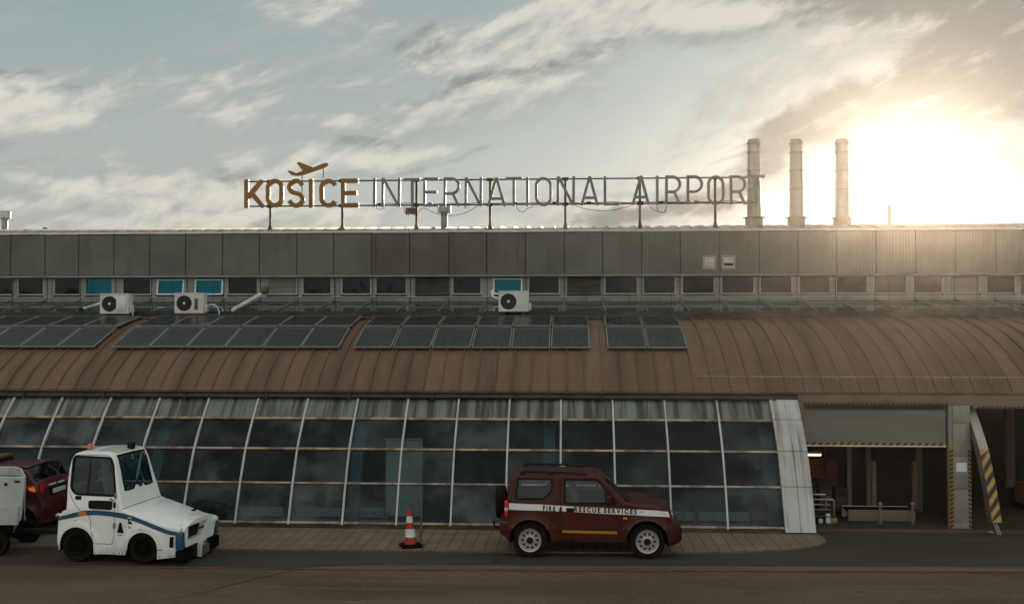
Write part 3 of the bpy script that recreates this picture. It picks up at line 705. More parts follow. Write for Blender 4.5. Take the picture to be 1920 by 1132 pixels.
# ------------------------------------------------------------------ baggage doors
GY = 23.40; DX0, DX1 = 5.385, 8.615
hd = MB().box(5.256, 9.20, GY - .02, GY + .16, 2.665, 2.90); hd.box(9.20, BR, GY - .02, GY + .16, 2.60, 2.90); hd.box(5.256, DX0, GY - .018, GY + .16, -.14, 2.664)
part(hd, 'door_header', 'beige_wall')
hz = MB(); k = 0
while DX0 + k * .1 < DX1: hz.box(DX0 + k * .1, DX0 + k * .1 + .05, GY - .045, GY - .0215, 2.672, 2.72); k += 1
k = 0
while 9.3 + k * .1 < BR: hz.box(9.3 + k * .1, 9.3 + k * .1 + .05, GY - .045, GY - .0215, 2.61, 2.655); k += 1
part(hz, 'header_strip', 'steel_dark')
sh = MB(); z = 1.80
while z < 2.55:
    sh.add([(DX0, GY + .06, z), (DX1, GY + .06, z), (DX1, GY + .053, z + .02), (DX0, GY + .053, z + .02), (DX1, GY + .06, z + .044), (DX0, GY + .06, z + .044)], [(0, 1, 2, 3), (3, 2, 4, 5)]); z += .0445
sh.box(DX0, DX1, GY + .03, GY + .065, z, z + .006)
shut = part(sh, 'roller_shutter', 'shutter', angle=15)
part(MB().box(DX0, DX1, GY + .02, GY + .12, z + .01, 2.664), 'shutter_box', 'gutter_brown', shut)
part(MB().bbox(DX0, DX1, GY + .02, GY + .08, 1.705, 1.735, .008), 'bottom_bar', 'coping', shut)
hb = MB().box(DX0, DX1, GY + .036, GY + .062, 1.736, 1.799); part(hb, 'hazard_strip', 'hazard_yellow', shut)
hs_ = MB(); x = DX0
while x < DX1 - .14:
    hs_.prism([(x, 1.737), (x + .08, 1.737), (x + .14, 1.798), (x + .06, 1.798)], GY + .032, GY + .0355); x += .16
part(hs_, 'hazard_stripes', 'hazard_black', shut)
# pier between the doors
PX0, PX1 = 8.655, 9.14
pb = MB(); zz_ = [-.14, .0, .76, 1.51, 2.26, 2.664]
for a, c in zip(zz_, zz_[1:]): pb.bbox(PX0 + .085, PX1 - .075, GY - .06, GY + .09, a + .006, c - .006, .006)
pier = part(pb, 'pier', 'pier_panel')
part(MB().box(PX0 + .002, PX1 - .002, GY - .02, GY + .10, -.14, 2.66), 'pier_core', 'pier_panel', pier)
for x0, x1, s_ in ((PX0, PX0 + .084, 1), (PX1 - .074, PX1, -1)):
    ztop = 1.74
    part(MB().box(x0, x1, GY - .05, GY - .021, -.13, ztop), 'hazard_edge', 'hazard_yellow', pier); hm = MB(); z = -.12; w_ = x1 - x0
    while z < ztop - .1:
        hm.prism([(x0, z + (.04 if s_ < 0 else 0)), (x1, z + (0 if s_ < 0 else .04)), (x1, z + .05 + (0 if s_ < 0 else .04)), (x0, z + .05 + (.04 if s_ < 0 else 0))], GY - .056, GY - .0505); z += .10
    part(hm, 'hazard_stripes', 'hazard_black', pier)
part(MB().box(13.6, 14.2, GY - .03, GY + .3, -.14, 2.6), 'pier', 'pier_panel')
nx_ = (PX0 + PX1) / 2 + .02
part(MB().box(nx_ - .115, nx_ + .115, GY - .068, GY - .0605, 1.16, 1.365), 'notice', 'paper', pier)
# leaning roof arch with hazard paint
def arch_bar(z0, z1, x0, x1, d0, d1, n, mb=None):
    mb = mb or MB(); vs = []
    for k in range(n + 1):
        z = z0 + (z1 - z0) * k / n; y = prof_y(min(max(z, .04), 2.8)) + .30; s_ = (z / 2.7)
        xa, xb = x0 - .03 * (1 - s_), x1 - .03 * (1 - s_)
        vs += [(xa, y - d0, z), (xb, y - d0, z), (xb, y + d1, z), (xa, y + d1, z)]
    fs = [(4 * k + a, 4 * k + (a + 1) % 4, 4 * k + 4 + (a + 1) % 4, 4 * k + 4 + a) for k in range(n) for a in range(4)] + [(3, 2, 1, 0), (4 * n, 4 * n + 1, 4 * n + 2, 4 * n + 3)]
    return mb.add(vs, fs)
AX0, AX1 = 9.14, 9.345
ar = part(arch_bar(.22, 2.72, AX0, AX1, 0, .26, 16), 'roof_arch', 'arch_dirty', label='leaning arch rib with black and yellow stripes on its lower face')
part(arch_bar(1.73, 2.70, AX0 + .004, AX1 + .002, .006, -.001, 8), 'front_plate', 'arch_grey', ar)
part(arch_bar(.24, 1.728, AX0 + .004, AX1 + .002, .006, -.001, 10), 'hazard_plate', 'hazard_yellow', ar)
hm = MB(); z = .16
while z < 1.62:
    vs = []
    for (x, zq) in ((AX0 + .004, z), (AX0 + .004, z + .13), (AX1 + .002, z + .37), (AX1 + .002, z + .24)):
        zq = min(max(zq, .245), 1.725); s_ = zq / 2.7; vs.append((x - .03 * (1 - s_), prof_y(zq) + .288, zq))
    hm.add(vs, [(0, 1, 2, 3)]); z += .262
part(hm, 'hazard_stripes', 'hazard_black', ar)
ft = MB(); y0 = prof_y(.22) + .38
for dx_ in (.05, .10): ft.tube([(AX0 + dx_ - .02, y0, .25), (AX0 + dx_ + .06, y0 - .06, -.03)], .016, 8)
ft.tube([(AX0 + .0, y0 - .02, .0), (AX0 - .1, y0 - .05, .03)], .03, 8)
part(ft, 'foot_rods', 'steel_grey', ar)
# --- baggage hall
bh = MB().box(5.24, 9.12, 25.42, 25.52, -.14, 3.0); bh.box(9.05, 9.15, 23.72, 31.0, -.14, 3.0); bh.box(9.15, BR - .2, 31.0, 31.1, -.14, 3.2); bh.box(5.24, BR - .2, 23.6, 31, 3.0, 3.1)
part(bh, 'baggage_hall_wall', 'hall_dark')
HY = 25.40
def hx(px, py, Y): return X_at(px, py, Y), Z_at(px, py, Y)
for px in (1592, 1628): x, _ = hx(px, 900, 25.2); part(MB().box(x - .05, x + .05, 25.15, 25.25, -.14, 3.0), 'hall_post', 'beige_wall')
x0, z1 = hx(1634, 864, HY); x1, z0 = hx(1710, 950, HY); mat('door_trim', (0.3, 0.216, 0.126), .6, var=.3)
for a, c, nm in ((x0 - .02, x0 + .09, 'dock_door_jamb'), (x1, x1 + .11, 'dock_door_jamb')): part(MB().bbox(a, c, HY - .10, HY + .02, -.05, z1, .008), nm, 'door_trim')
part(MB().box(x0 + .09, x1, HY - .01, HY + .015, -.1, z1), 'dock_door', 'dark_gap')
part(MB().bbox(x1 + .11, x1 + .24, HY - .07, HY + .02, -.14, 2.9, .008), 'hall_post', 'beige_wall')
x0, z1 = hx(1500, 862, 25.36); x1, z0 = hx(1569, 906, 25.36); rs = MB(); z = z0 - .3
while z < z1:
    rs.add([(x0 - .6, 25.36, z), (x1, 25.36, z), (x1, 25.33, z + .035), (x0 - .6, 25.33, z + .035), (x1, 25.36, z + .07), (x0 - .6, 25.36, z + .07)], [(0, 1, 2, 3), (3, 2, 4, 5)]); z += .07
part(rs, 'red_slat_door', 'red_shutter')
xa, _ = hx(1549, 880, 25.2); part(MB().box(xa - .03, xa + .03, 25.22, 25.3, -.14, z1 + .3), 'door_stile', 'hall_dark')

# things in the baggage hall
x1, z0 = hx(1541, 852.5, 24.7)
lt = thing('strip_light', 'lit fluorescent strip light hanging inside the left loading door', 'lamp', (x1, 24.7, z0))
MB().bbox(-.9, 0, -.04, .04, .028, .07, .01).build('housing', 'white_paint', lt); MB().tube([(-.88, 0, 0), (-.02, 0, 0)], .022, 10).build('tube', 'tube_lit', lt)
for x in (-.7, -.2): MB().tube([(x, 0, .07), (x, 0, 3.0 - z0)], .006, 5).build('hanger', 'steel_dark', lt)
x1, zt = hx(1556, 931, 24.1)
tr_ = thing('baggage_cart', 'grey tubular baggage cart half hidden behind the white clad corner', 'cart', (x1 - .8, 24.1, -.14))
f_ = MB(); zt = zt + .14
for y in (-.35, .35):
    f_.tube([(-.8, y, .18), (-.8, y, zt), (.78, y, zt), (.8, y, zt - .03), (.8, y, .18)], .020, 8)
    for z in (zt * .78, zt * .58): f_.tube([(-.8, y, z), (.72, y, z)], .010, 6)
for x in (-.8, .8): f_.tube([(x, -.35, zt - .02), (x, .35, zt - .02)], .020, 8)
f_.build('frame', 'steel_grey', tr_); MB().bbox(-.85, .85, -.4, .4, .15, .20, .01).build('deck', 'steel_dark', tr_)
for x in (-.6, .6):
    for y in (-.3, .3): MB().lathe([(.02, -.03), (.07, -.03), (.08, -.02), (.08, .02), (.07, .03), (.02, .03)], (x, y, .08), 'y', 16).build('wheel', 'tyre', tr_)
for px, w_, h_, c_, lab in ((1538, .10, .10, 'banner_paper', 'small pale case on the floor behind the baggage cart'), (1552, .10, .22, 'white_paint', 'upright white case on the floor by the baggage cart'), (1562, .17, .12, 'door_trim', 'low tan case on the floor right of the baggage cart')):
    x, _ = hx(px, 970, 23.75)
    cs = thing('suitcase', lab, 'suitcase', (x, 23.75, -.14), 0, 'cases on the baggage hall floor')
    MB().bbox(-w_ / 2, w_ / 2, -.05, .05, .02, .02 + h_, .012).build('shell', c_, cs); MB().tube([(-.025, 0, .02 + h_), (-.025, 0, .045 + h_), (.025, 0, .045 + h_), (.025, 0, .02 + h_)], .005, 6).build('handle', 'black_plastic', cs)
    for x in (-w_ * .35, w_ * .35): MB().lathe([(.003, -.01), (.018, -.01), (.018, .01), (.003, .01)], (x, 0, .018), 'y', 10).build('wheel', 'black_plastic', cs)
for i, (p0, p1, top) in enumerate(((1470, 1531, 902), (1535, 1561, 901), (1565, 1590, 916))):
    x0, zt = hx(p0, top, 24.75); x1, _ = hx(p1, top, 24.75)
    cb = thing('baggage_container', ['wide dark container on the floor below the red slats', 'narrow dark container between two others below the red slats', 'low dark container beside the beige post'][i], 'container', ((x0 + x1) / 2, 25.0, -.14), 0, 'dark containers in the baggage hall')
    w_ = (x1 - x0) / 2; MB().bbox(-w_, w_, -.25, .25, .06, zt + .14, .02).build('body', 'black_plastic', cb)
    MB().box(-w_ + .03, w_ - .03, -.262, -.251, .1, zt * .9).build('door', 'steel_dark', cb)
    for s_ in (-1, 1): MB().box(s_ * w_ * .7 - .03, s_ * w_ * .7 + .03, -.2, .2, 0, .06).build('foot', 'steel_dark', cb)
x0, zb = hx(1590, 973, 24.1); x1, zt = hx(1716, 956, 24.1)
cv = thing('conveyor', 'low white sided conveyor on the floor in front of the dark dock door', 'conveyor', ((x0 + x1) / 2, 24.1, -.14)); w_ = (x1 - x0) / 2; h = zt + .14
MB().bbox(-w_, w_, -.03, .0, .015, h, .006).build('side_panel', 'beige_wall', cv); MB().box(-w_, w_, .0, .5, h - .05, h - .01).build('belt', 'black_rubber', cv); MB().bbox(-w_, w_, .5, .53, .015, h, .006).build('side_panel', 'white_paint', cv)
for s_ in (-.8, 0, .8): MB().box(s_ * w_ - .04, s_ * w_ + .04, .02, .48, 0, h - .05).build('leg', 'steel_dark', cv)
for i, px in enumerate((1650, 1711)):
    x, zt = hx(px, 944, 23.85); h = zt + .14
    bo = thing('guard_post', ['slim pale guard post with a round cap in front of the conveyor', 'slim pale guard post by the right jamb of the dark dock door'][i], 'post', (x, 23.85, -.14), 0, 'guard posts in the baggage hall')
    MB().lathe([(.0, 0), (.06, 0), (.06, .012), (.030, .02), (.030, h), (.0, h)], n=16).build('shaft', 'beige_wall', bo)
    MB().lathe([(.0, h - .02), (.045, h - .02), (.05, h + .01), (.04, h + .035), (0, h + .045)], n=16).build('cap', 'steel_grey', bo)
x, zt = hx(1914, 905, 26.0)
om = thing('tow_machine', 'orange machine standing in the dark right doorway at the picture edge', 'machine', (x + .38, 26.0, -.14)); h = zt + .14
MB().bbox(-.38, .38, -.4, .4, .12, h, .05).build('cover', mat('machine_orange', (0.42, 0.11, 0.02), .5, var=.3), om); MB().bbox(-.42, .42, -.44, .44, .06, .12, .02).build('chassis', 'black_plastic', om)
for x in (-.28, .28): MB().lathe([(.02, -.04), (.08, -.04), (.09, -.02), (.09, .02), (.08, .04), (.02, .04)], (x, -.4, .09), 'y', 18).build('wheel', 'tyre', om)
x, _ = hx(1893, 900, 29.5); part(MB().box(x - .12, x + .12, 29.4, 29.6, -.14, 3.0), 'hall_post', 'beige_wall')

# things standing behind the glass
x0 = X_at(722, 985, 22.75); x1 = X_at(791, 985, 22.75); zt = Z_at(755, 823, 22.9)
bd = thing('display_board', 'tall pale display board standing inside the glass wall', 'board', ((x0 + x1) / 2, 22.85, .06)); w_ = (x1 - x0) / 2
MB().box(-w_ + .02, w_ - .02, -.02, .02, 0.04, zt - .08).build('panel', 'pale_board', bd); fr = MB(); fr.box(-w_, -w_ + .02, -.03, .03, 0, zt - .06); fr.box(w_ - .02, w_, -.03, .03, 0, zt - .06); fr.box(-w_, w_, -.03, .03, zt - .06, zt - .04); fr.build('frame', 'rail_pale', bd)
MB().box(-w_, w_, -.2, .2, -.024, 0).build('base', 'steel_grey', bd)
def banner(px0, px1, words, label, first=False):
    Yb = 22.50; x0, x1 = X_at(px0, 962, Yb), X_at(px1, 962, Yb); z0, z1 = Z_at(600, 967.5, Yb), Z_at(600, 950.5, Yb)
    bn = thing('banner', label, 'banner', ((x0 + x1) / 2, Yb, z0), 0, 'low banners behind the glass wall'); w_ = (x1 - x0) / 2; h = z1 - z0
    MB().box(-w_, w_, 0, .012, 0, h).build('sheet', 'banner_paper', bn)
    r_ = MB().tube([(-w_ - .02, -.02, -.07), (w_ + .02, -.02, -.07)], .012, 8)
    for s_ in (-1, 1): r_.tube([(s_ * w_, .02, .065 - z0), (s_ * w_, .02, h)], .01, 6)
    r_.build('stand', 'rail_pale', bn)
    for body, pa, pb_ in words:
        t = text_mesh(body, h * (.70 if 'Š' in body else .56), X_at(pb_, 962, Yb) - X_at(pa, 962, Yb), .003); cx_ = (X_at(pa, 962, Yb) + X_at(pb_, 962, Yb)) / 2 - (x0 + x1) / 2
        t.v = [(x + cx_, y - .004, z + h * .47) for x, y, z in t.v]; t.build('lettering', 'navy_print', bn)
banner(444, 530, [], 'plain low banner behind the glass, next to the lettered one')
banner(556, 724, [('D.', 614, 628), ('MARTIN', 638, 688), ('KOŠ', 700, 724)], 'low banner with dark blue lettering reading MARTIN behind the glass')
banner(1262, 1404, [('ICE', 1266, 1284)], 'low banner behind the glass near the white clad corner')
x = X_at(1305, 965, 22.42)
rp = thing('red_figure_poster', 'small red cut-out poster in front of the low banner near the white corner', 'poster', (x, 22.42, .06)); MB().prism(round_poly([(-.07, .0), (.08, .0), (.05, .2), (.085, .30), (.05, .40), (-.04, .40), (-.07, .3), (-.04, .2)], .03), 0, .012).build('print', 'red_print', rp); MB().box(-.08, .08, -.04, .06, 0, .012).build('foot', 'steel_dark', rp)
x = X_at(1436, 960, 22.6)
rp = thing('tail_fin_poster', 'large red and grey tail fin cut-out inside the last glass bay', 'poster', (x, 22.62, .06)); MB().prism([(-.36, .1), (-.14, .62), (.05, .66), (.0, .1)], 0, .012).build('print', 'red_print', rp); MB().prism(round_poly([(.02, .1), (.07, .70), (.22, .55), (.26, .1)], .05), .0, .012).build('panel', mat('fin_grey', (.40, .35, .35), .6), rp); MB().box(-.3, .25, -.06, .08, 0, .1).build('foot', 'steel_dark', rp)
# small white sensor box on the glass, above the car roof
x, z = X_at(1057, 873, 22.5), Z_at(1057, 873, 22.5)
sb = thing('sensor_box', 'small white box fixed to the glass wall above the red four wheel drive', 'box', (x, prof_y(z) - .03, z)); MB().bbox(-.04, .04, -.04, .03, -.05, .05, .008).build('case', 'white_paint', sb); MB().lathe([(0, -.01), (.018, -.01), (.018, .01)], (0, -.042, .0), 'y', 12).build('lens', 'black_plastic', sb)

# ------------------------------------------------------------------ sign on the roof
SY = 31.0
sg_ = thing('airport_sign', 'large roof sign on posts reading KOŠICE INTERNATIONAL AIRPORT', 'sign', (0, SY, 7.45))
sx = lambda px: X_at(px, 358, SY)
Z0L, Z1L = 8.235, 9.145
def glyph(ch, x0, x1, w):
    """strokes of a narrow sans letter between x0 and x1"""
    b_, t_ = Z0L, Z1L; h = t_ - b_; k = w / 2; L, Rr = x0 + k, x1 - k; B, T2 = b_ + k, t_ - k; m_ = (x0 + x1) / 2; P = []
    if ch == 'I': P = [stroke([(m_, b_), (m_, t_)], w)]
    elif ch == 'K':
        P = [stroke([(L, b_), (L, t_)], w), stroke([(L + k * .4, b_ + h * .36), (Rr - k * .3, t_)], w * 1.12), stroke([(L + (Rr - L) * .30, b_ + h * .52), (Rr + k * .2, b_)], w * 1.12)]
        P = [[(x, min(max(z, b_), t_)) for x, z in p] for p in P]
    elif ch == 'O':
        r = (x1 - x0) / 2; out = arc(m_, t_ - r, r, 0, 180) + arc(m_, b_ + r, r, 180, 360); q2 = r - w
        return [out], [arc(m_, t_ - r, q2, 0, 180) + arc(m_, b_ + r, q2, 180, 360)]
    elif ch == 'C':
        r = (x1 - x0) / 2 - k; P = [stroke(arc(m_, T2 - r, r, 25, 180, 12) + arc(m_, B + r, r, 180, 335, 12), w)]
    elif ch == 'S':
        r = (x1 - x0) / 2 - k; rt_ = r * .95
        P = [stroke(spline([(m_ + rt_ * .93, T2 - rt_ * .62), (m_ + rt_ * .45, T2 - rt_ * .1), (m_ - rt_ * .1, T2), (m_ - rt_ * .75, T2 - rt_ * .35), (m_ - rt_, T2 - rt_ * 1.0), (m_ - rt_ * .6, T2 - rt_ * 1.65), (m_ + r * .55, b_ + h * .45), (m_ + r * .98, b_ + h * .30), (m_ + r * .85, B + r * .45), (m_ + r * .25, B), (m_ - r * .35, B + r * .05), (m_ - r * .98, B + r * .62)], 4), w)]
    elif ch == 'E':
        P = [stroke([(L, b_), (L, t_)], w), stroke([(x0, T2), (x1 - .01, T2)], w), stroke([(x0, (b_ + t_) / 2), (x1 - .05, (b_ + t_) / 2)], w * .95), stroke([(x0, B), (x1, B)], w)]
    elif ch == 'N':
        P = [stroke([(L, b_), (L, t_)], w), stroke([(Rr, b_), (Rr, t_)], w), [(x0, t_), (x0 + w * 1.12, t_), (x1, b_), (x1 - w * 1.12, b_)]]
    elif ch == 'T': P = [stroke([(x0, T2), (x1, T2)], w), stroke([(m_, b_), (m_, t_)], w)]
    elif ch == 'A':
        P = [[(x0, b_), (x0 + w * 1.05, b_), (m_ + w * .52, t_), (m_ - w * .52, t_)], [(x1, b_), (x1 - w * 1.05, b_), (m_ - w * .52, t_), (m_ + w * .52, t_)], stroke([(x0 + (x1 - x0) * .20, b_ + h * .265), (x1 - (x1 - x0) * .20, b_ + h * .265)], w * .95)]
    elif ch == 'L': P = [stroke([(L, b_), (L, t_)], w), stroke([(x0, B), (x1, B)], w)]
    elif ch in 'RP':
        zb = b_ + h * .44; rb = (T2 - zb) / 2
        P = [stroke([(L, b_), (L, t_)], w), stroke([(L, T2), (Rr - rb, T2)] + arc(Rr - rb, zb + rb, rb, 85, -85, 12) + [(Rr - rb, zb), (L, zb)], w)]
        if ch == 'R': P.append([(m_ - w * .1, zb), (m_ + w * 1.0, zb), (x1, b_), (x1 - w * 1.12, b_)])
    return P, []
def solid2d(polys, holes, y0, y1):
    V, T = tri2d(polys, holes); n = len(V); mb = MB()
    mb.add([(x, y0, z) for x, z in V] + [(x, y1, z) for x, z in V], T + [(c + n, b_ + n, a + n) for a, b_, c in T] + [(b_, a, a + n, b_ + n) for a, b_ in border(T)]); return mb
LET = [('K', 459.6, 498), ('O', 500, 533), ('S', 539, 573), ('I', 580, 589), ('C', 600, 634), ('E', 640.5, 673.5),
       ('I', 700, 705.5), ('N', 716, 751.5), ('T', 758, 788.6), ('E', 794, 823), ('R', 832, 863), ('N', 871.5, 904.5), ('A', 913, 949), ('T', 948.5, 979), ('I', 986.5, 991.5), ('O', 1003, 1035), ('N', 1043.7, 1078), ('A', 1088, 1123), ('L', 1131.6, 1160),
       ('A', 1183.6, 1219), ('I', 1229.5, 1234.7), ('R', 1246.8, 1277), ('P', 1287, 1318), ('O', 1325.6, 1358), ('R', 1367.6, 1399), ('T', 1401.5, 1434)]
for i, (ch, a, c) in enumerate(LET):
    bold = i < 6; P, H = glyph(ch, sx(a), sx(c), .137 if bold else .084)
    d = .10 if bold else .075; j = random.uniform(-.012, .012)
    mb = solid2d(P, H, SY - d, SY + .01); mb.v = [(x + (z - 8.7) * j, y, z + j * .8) for x, y, z in mb.v]
    o = mb.build('letter', 'letter_orange' if bold else 'letter_grey', sg_, world=True, angle=30); o['label'] = ('bold orange letter ' if bold else 'thin grey letter ') + ch
PPX = (507, 642, 781, 919, 1060, 1200, 1341)
zr0, zr1 = 8.30, 9.09
for px in PPX:
    x = X_at(px, 432, SY + .14); pm = MB().bbox(x - .037, x + .037, SY + .10, SY + .18, 7.40, zr1 + .06, .008)
    pm.add([(x - .10, SY + .05, 7.42), (x + .10, SY + .05, 7.42), (x + .10, SY + .25, 7.42), (x - .10, SY + .25, 7.42), (x - .038, SY + .10, 7.72), (x + .038, SY + .10, 7.72), (x + .038, SY + .18, 7.72), (x - .038, SY + .18, 7.72)], [(0, 1, 5, 4), (1, 2, 6, 5), (2, 3, 7, 6), (3, 0, 4, 7)])
    po = pm.build('post', 'steel_rust', sg_, world=True)
    cl_ = MB()
    for z in (zr0, zr1): cl_.bbox(x - .10, x + .10, SY + .04, SY + .11, z - .05, z + .05, .01)
    cl_.build('clamp', 'steel_dark', po, world=True)
for z, xa, xb in ((zr1, sx(462), sx(1432)), (zr0, sx(463), sx(1414))):
    MB().tube([(xa, SY + .065, z), (xb, SY + .065, z)], .024, 8).build('rail', 'steel_dark', sg_, world=True)
cb = MB(); xw = [sx(p) for p in (700, 1420)]; pts = []; x = xw[0]
while x < xw[1]: pts.append((x, SY + .02 + random.uniform(-.01, .01), zr0 + .04 + random.uniform(-.03, .02))); x += .25
cb.tube(pts, .012, 5)
for px in (712, 746, 806, 874, 966, 1040, 1104, 1240, 1290, 1306): x = sx(px); cb.box(x - .07, x + .07, SY + .02, SY + .08, zr0 + .0, zr0 + .07)
cb.build('cable_run', 'steel_dark', sg_, world=True)
def hang(px, mb): 
    P = [at(a, b_, SY + .03) for a, b_ in px]; mb.tube([tuple(p) for p in spline([tuple(p) for p in P], 5)], .009, 5)
for chain in ([(705, 386), (707, 391), (711, 393), (721, 390), (723, 384)], [(757, 384), (759, 398), (765, 404), (768, 396)], [(770, 395), (772, 401), (780, 403)], [(785, 398), (791, 391), (800, 392), (812, 398), (828, 403), (850, 404), (875, 398), (898, 384)], [(870, 383), (872, 390), (877, 389), (879, 382)],
              [(968, 386), (973, 395), (982, 397), (989, 391), (1000, 387)], [(1078, 385), (1095, 391), (1122, 395), (1150, 394), (1184, 386)], [(1218, 387), (1226, 394), (1235, 397), (1246, 398), (1250, 387)], [(1232, 388), (1234, 396), (1242, 399), (1249, 393)]):
    mb = MB(); hang(chain, mb); mb.build('loose_cable', 'black_plastic', sg_, world=True)
jx0, jx1 = sx(760), sx(780); MB().bbox(jx0, jx1, SY + .02, SY + .12, 8.02, 8.22, .012).build('junction_box', 'steel_rust', sg_, world=True)
pl_ = [(1300, 125), (1305, 142), (1285, 168), (1240, 190), (1100, 238), (960, 285), (880, 300), (800, 293), (765, 262), (740, 238), (752, 224), (785, 228), (860, 260), (945, 230), (938, 212), (868, 128), (880, 108), (908, 107), (1000, 145), (1095, 182), (1240, 122), (1280, 117)]
pp = [at(440 + a / 7.385, 290 + b_ / 7.385, SY) for a, b_ in pl_]
solid2d([[(p.x, p.z) for p in pp][::-1]], [], SY - .06, SY - .02).build('plane_emblem', 'letter_orange', sg_, world=True, angle=20)['label'] = 'orange plane shape taking off over the first word'
ps = MB()
for px, y0, y1 in ((567, 328, 362), (606.5, 314, 334)): a, c = at(px, y0, SY + .02), at(px, y1, SY + .02); ps.tube([(a.x, SY + .0, a.z), (a.x, SY + .0, c.z)], .018, 6)
ps.build('emblem_stays', 'steel_rust', sg_, world=True)

# ------------------------------------------------------------------ chimneys, vents, rods
for i, (px, lab) in enumerate(((1414, 'tall metal chimney behind the last letter of the roof sign'), (1493.5, 'middle one of the three tall metal chimneys'), (1579.5, 'tall metal chimney nearest the sun glare'))):
    y = 31.6; x = X_at(px, 430, y); zt = Z_at(px, 262, y); zc = Z_at(px, 407, y)
    ch = thing('chimney', lab, 'chimney', (x, y, 7.45), 0, 'metal chimneys on the roof'); zt -= 7.45; zc -= 7.45
    MB().lathe([(.275, -.1), (.275, zc - .02), (.235, zc + .02)], n=32).build('base', 'chimney_base', ch)
    MB().lathe([(.30, zc - .035), (.345, zc - .03), (.345, zc - .015), (.24, zc + .005)], n=32).build('collar', 'chimney_base', ch)
    r = .213; pr = [(r + .006, zc)]; z = zc
    for k in range(1, 5):
        zn = zc + (zt - .16 - zc) * k / 4; rr = r - .006 * k; pr += [(rr + .006, zn - .03), (rr + .014, zn - .022), (rr + .014, zn - .008), (rr, zn)]
    MB().lathe(pr, n=40).build('shaft', 'chimney_steel', ch)
    MB().lathe([(.195, zt - .17), (.212, zt - .16), (.212, zt - .09), (.18, zt - .075), (.18, zt), (.165, zt), (.165, zt - .2)], n=36).build('cap', 'chimney_base', ch)
    for f in (.12, .37, .63, .88):
        z = zc + (zt - .16 - zc) * f; bd_ = MB().lathe([(.205, z), (.222, z + .006), (.222, z + .034), (.205, z + .04)], n=36)
        bd_.box(-.03, .03, -.25, -.20, z + .004, z + .036)
        bd_.build('clamp_band', 'chimney_base', ch)
    gw = MB()
    for a in (200, 320): gw.tube([(.225 * math.cos(R(a)), .225 * math.sin(R(a)), zc), (.205 * math.cos(R(a)), .205 * math.sin(R(a)), zt - .17)], .011, 6)
    gw.build('conduit', 'coping', ch)
def vent(px, y0, y1, y2, hw, pw, Y, label):
    x = X_at(px, y1, Y); z0, z1, z2 = Z_at(px, y0, Y), Z_at(px, y1, Y), Z_at(px, y2, Y); s_ = FPX / Y
    v_ = thing('roof_vent', label, 'roof vent', (x, Y, z0), 0, 'capped vents on the upper roof'); hw /= s_; pw /= s_; h1, h2 = z1 - z0, z2 - z0
    MB().lathe([(pw, -.15), (pw, h1 + .03)], n=24).build('pipe', 'steel_grey', v_)
    MB().lathe([(pw, h1 + .0), (hw * .93, h1 + .01), (hw, h1 + .03), (hw, h2 - .05), (hw * 1.03, h2 - .045), (hw * 1.03, h2 - .02), (hw * .95, h2), (0, h2 + .02)], n=28).build('cap', 'galvanised', v_)
    MB().lathe([(pw + .012, h1 - .05), (pw + .02, h1 - .04), (pw + .02, h1 - .02), (pw + .012, h1 - .01)], n=24).build('collar', 'coping', v_)
vent(9, 433, 411, 396, 11.5, 5.8, 33.0, 'capped round vent at the left end of the roof')
vent(833, 425, 400, 384, 13, 6.3, 32.0, 'capped round vent standing below the roof sign letters')
x, z = X_at(84.5, 433, 32.5), Z_at(84.5, 433, 32.5)
v_ = thing('pipe_cowl', 'tiny cowl on a short pipe at the left part of the roof edge', 'roof vent', (x, 32.5, z))
MB().lathe([(.05, -.1), (.05, .08)], n=14).build('pipe', 'coping', v_); MB().lathe([(.09, .07), (.05, .11), (0, .125)], n=16).build('cap', 'steel_dark', v_)
x, z, zt = X_at(1668.5, 428, 32.2), Z_at(1668.5, 428, 32.2), Z_at(1668, 385, 32.2)
v_ = thing('stub_pipe', 'thin upright pipe on the roof directly under the sun', 'pipe', (x, 32.2, z)); MB().lathe([(.062, -.15), (.055, zt - z), (.04, zt - z), (.04, zt - z - .1)], n=16).build('shaft', 'chimney_base', v_); MB().lathe([(.10, -.05), (.09, .03), (.062, .05)], n=16).build('flange', 'chimney_base', v_)

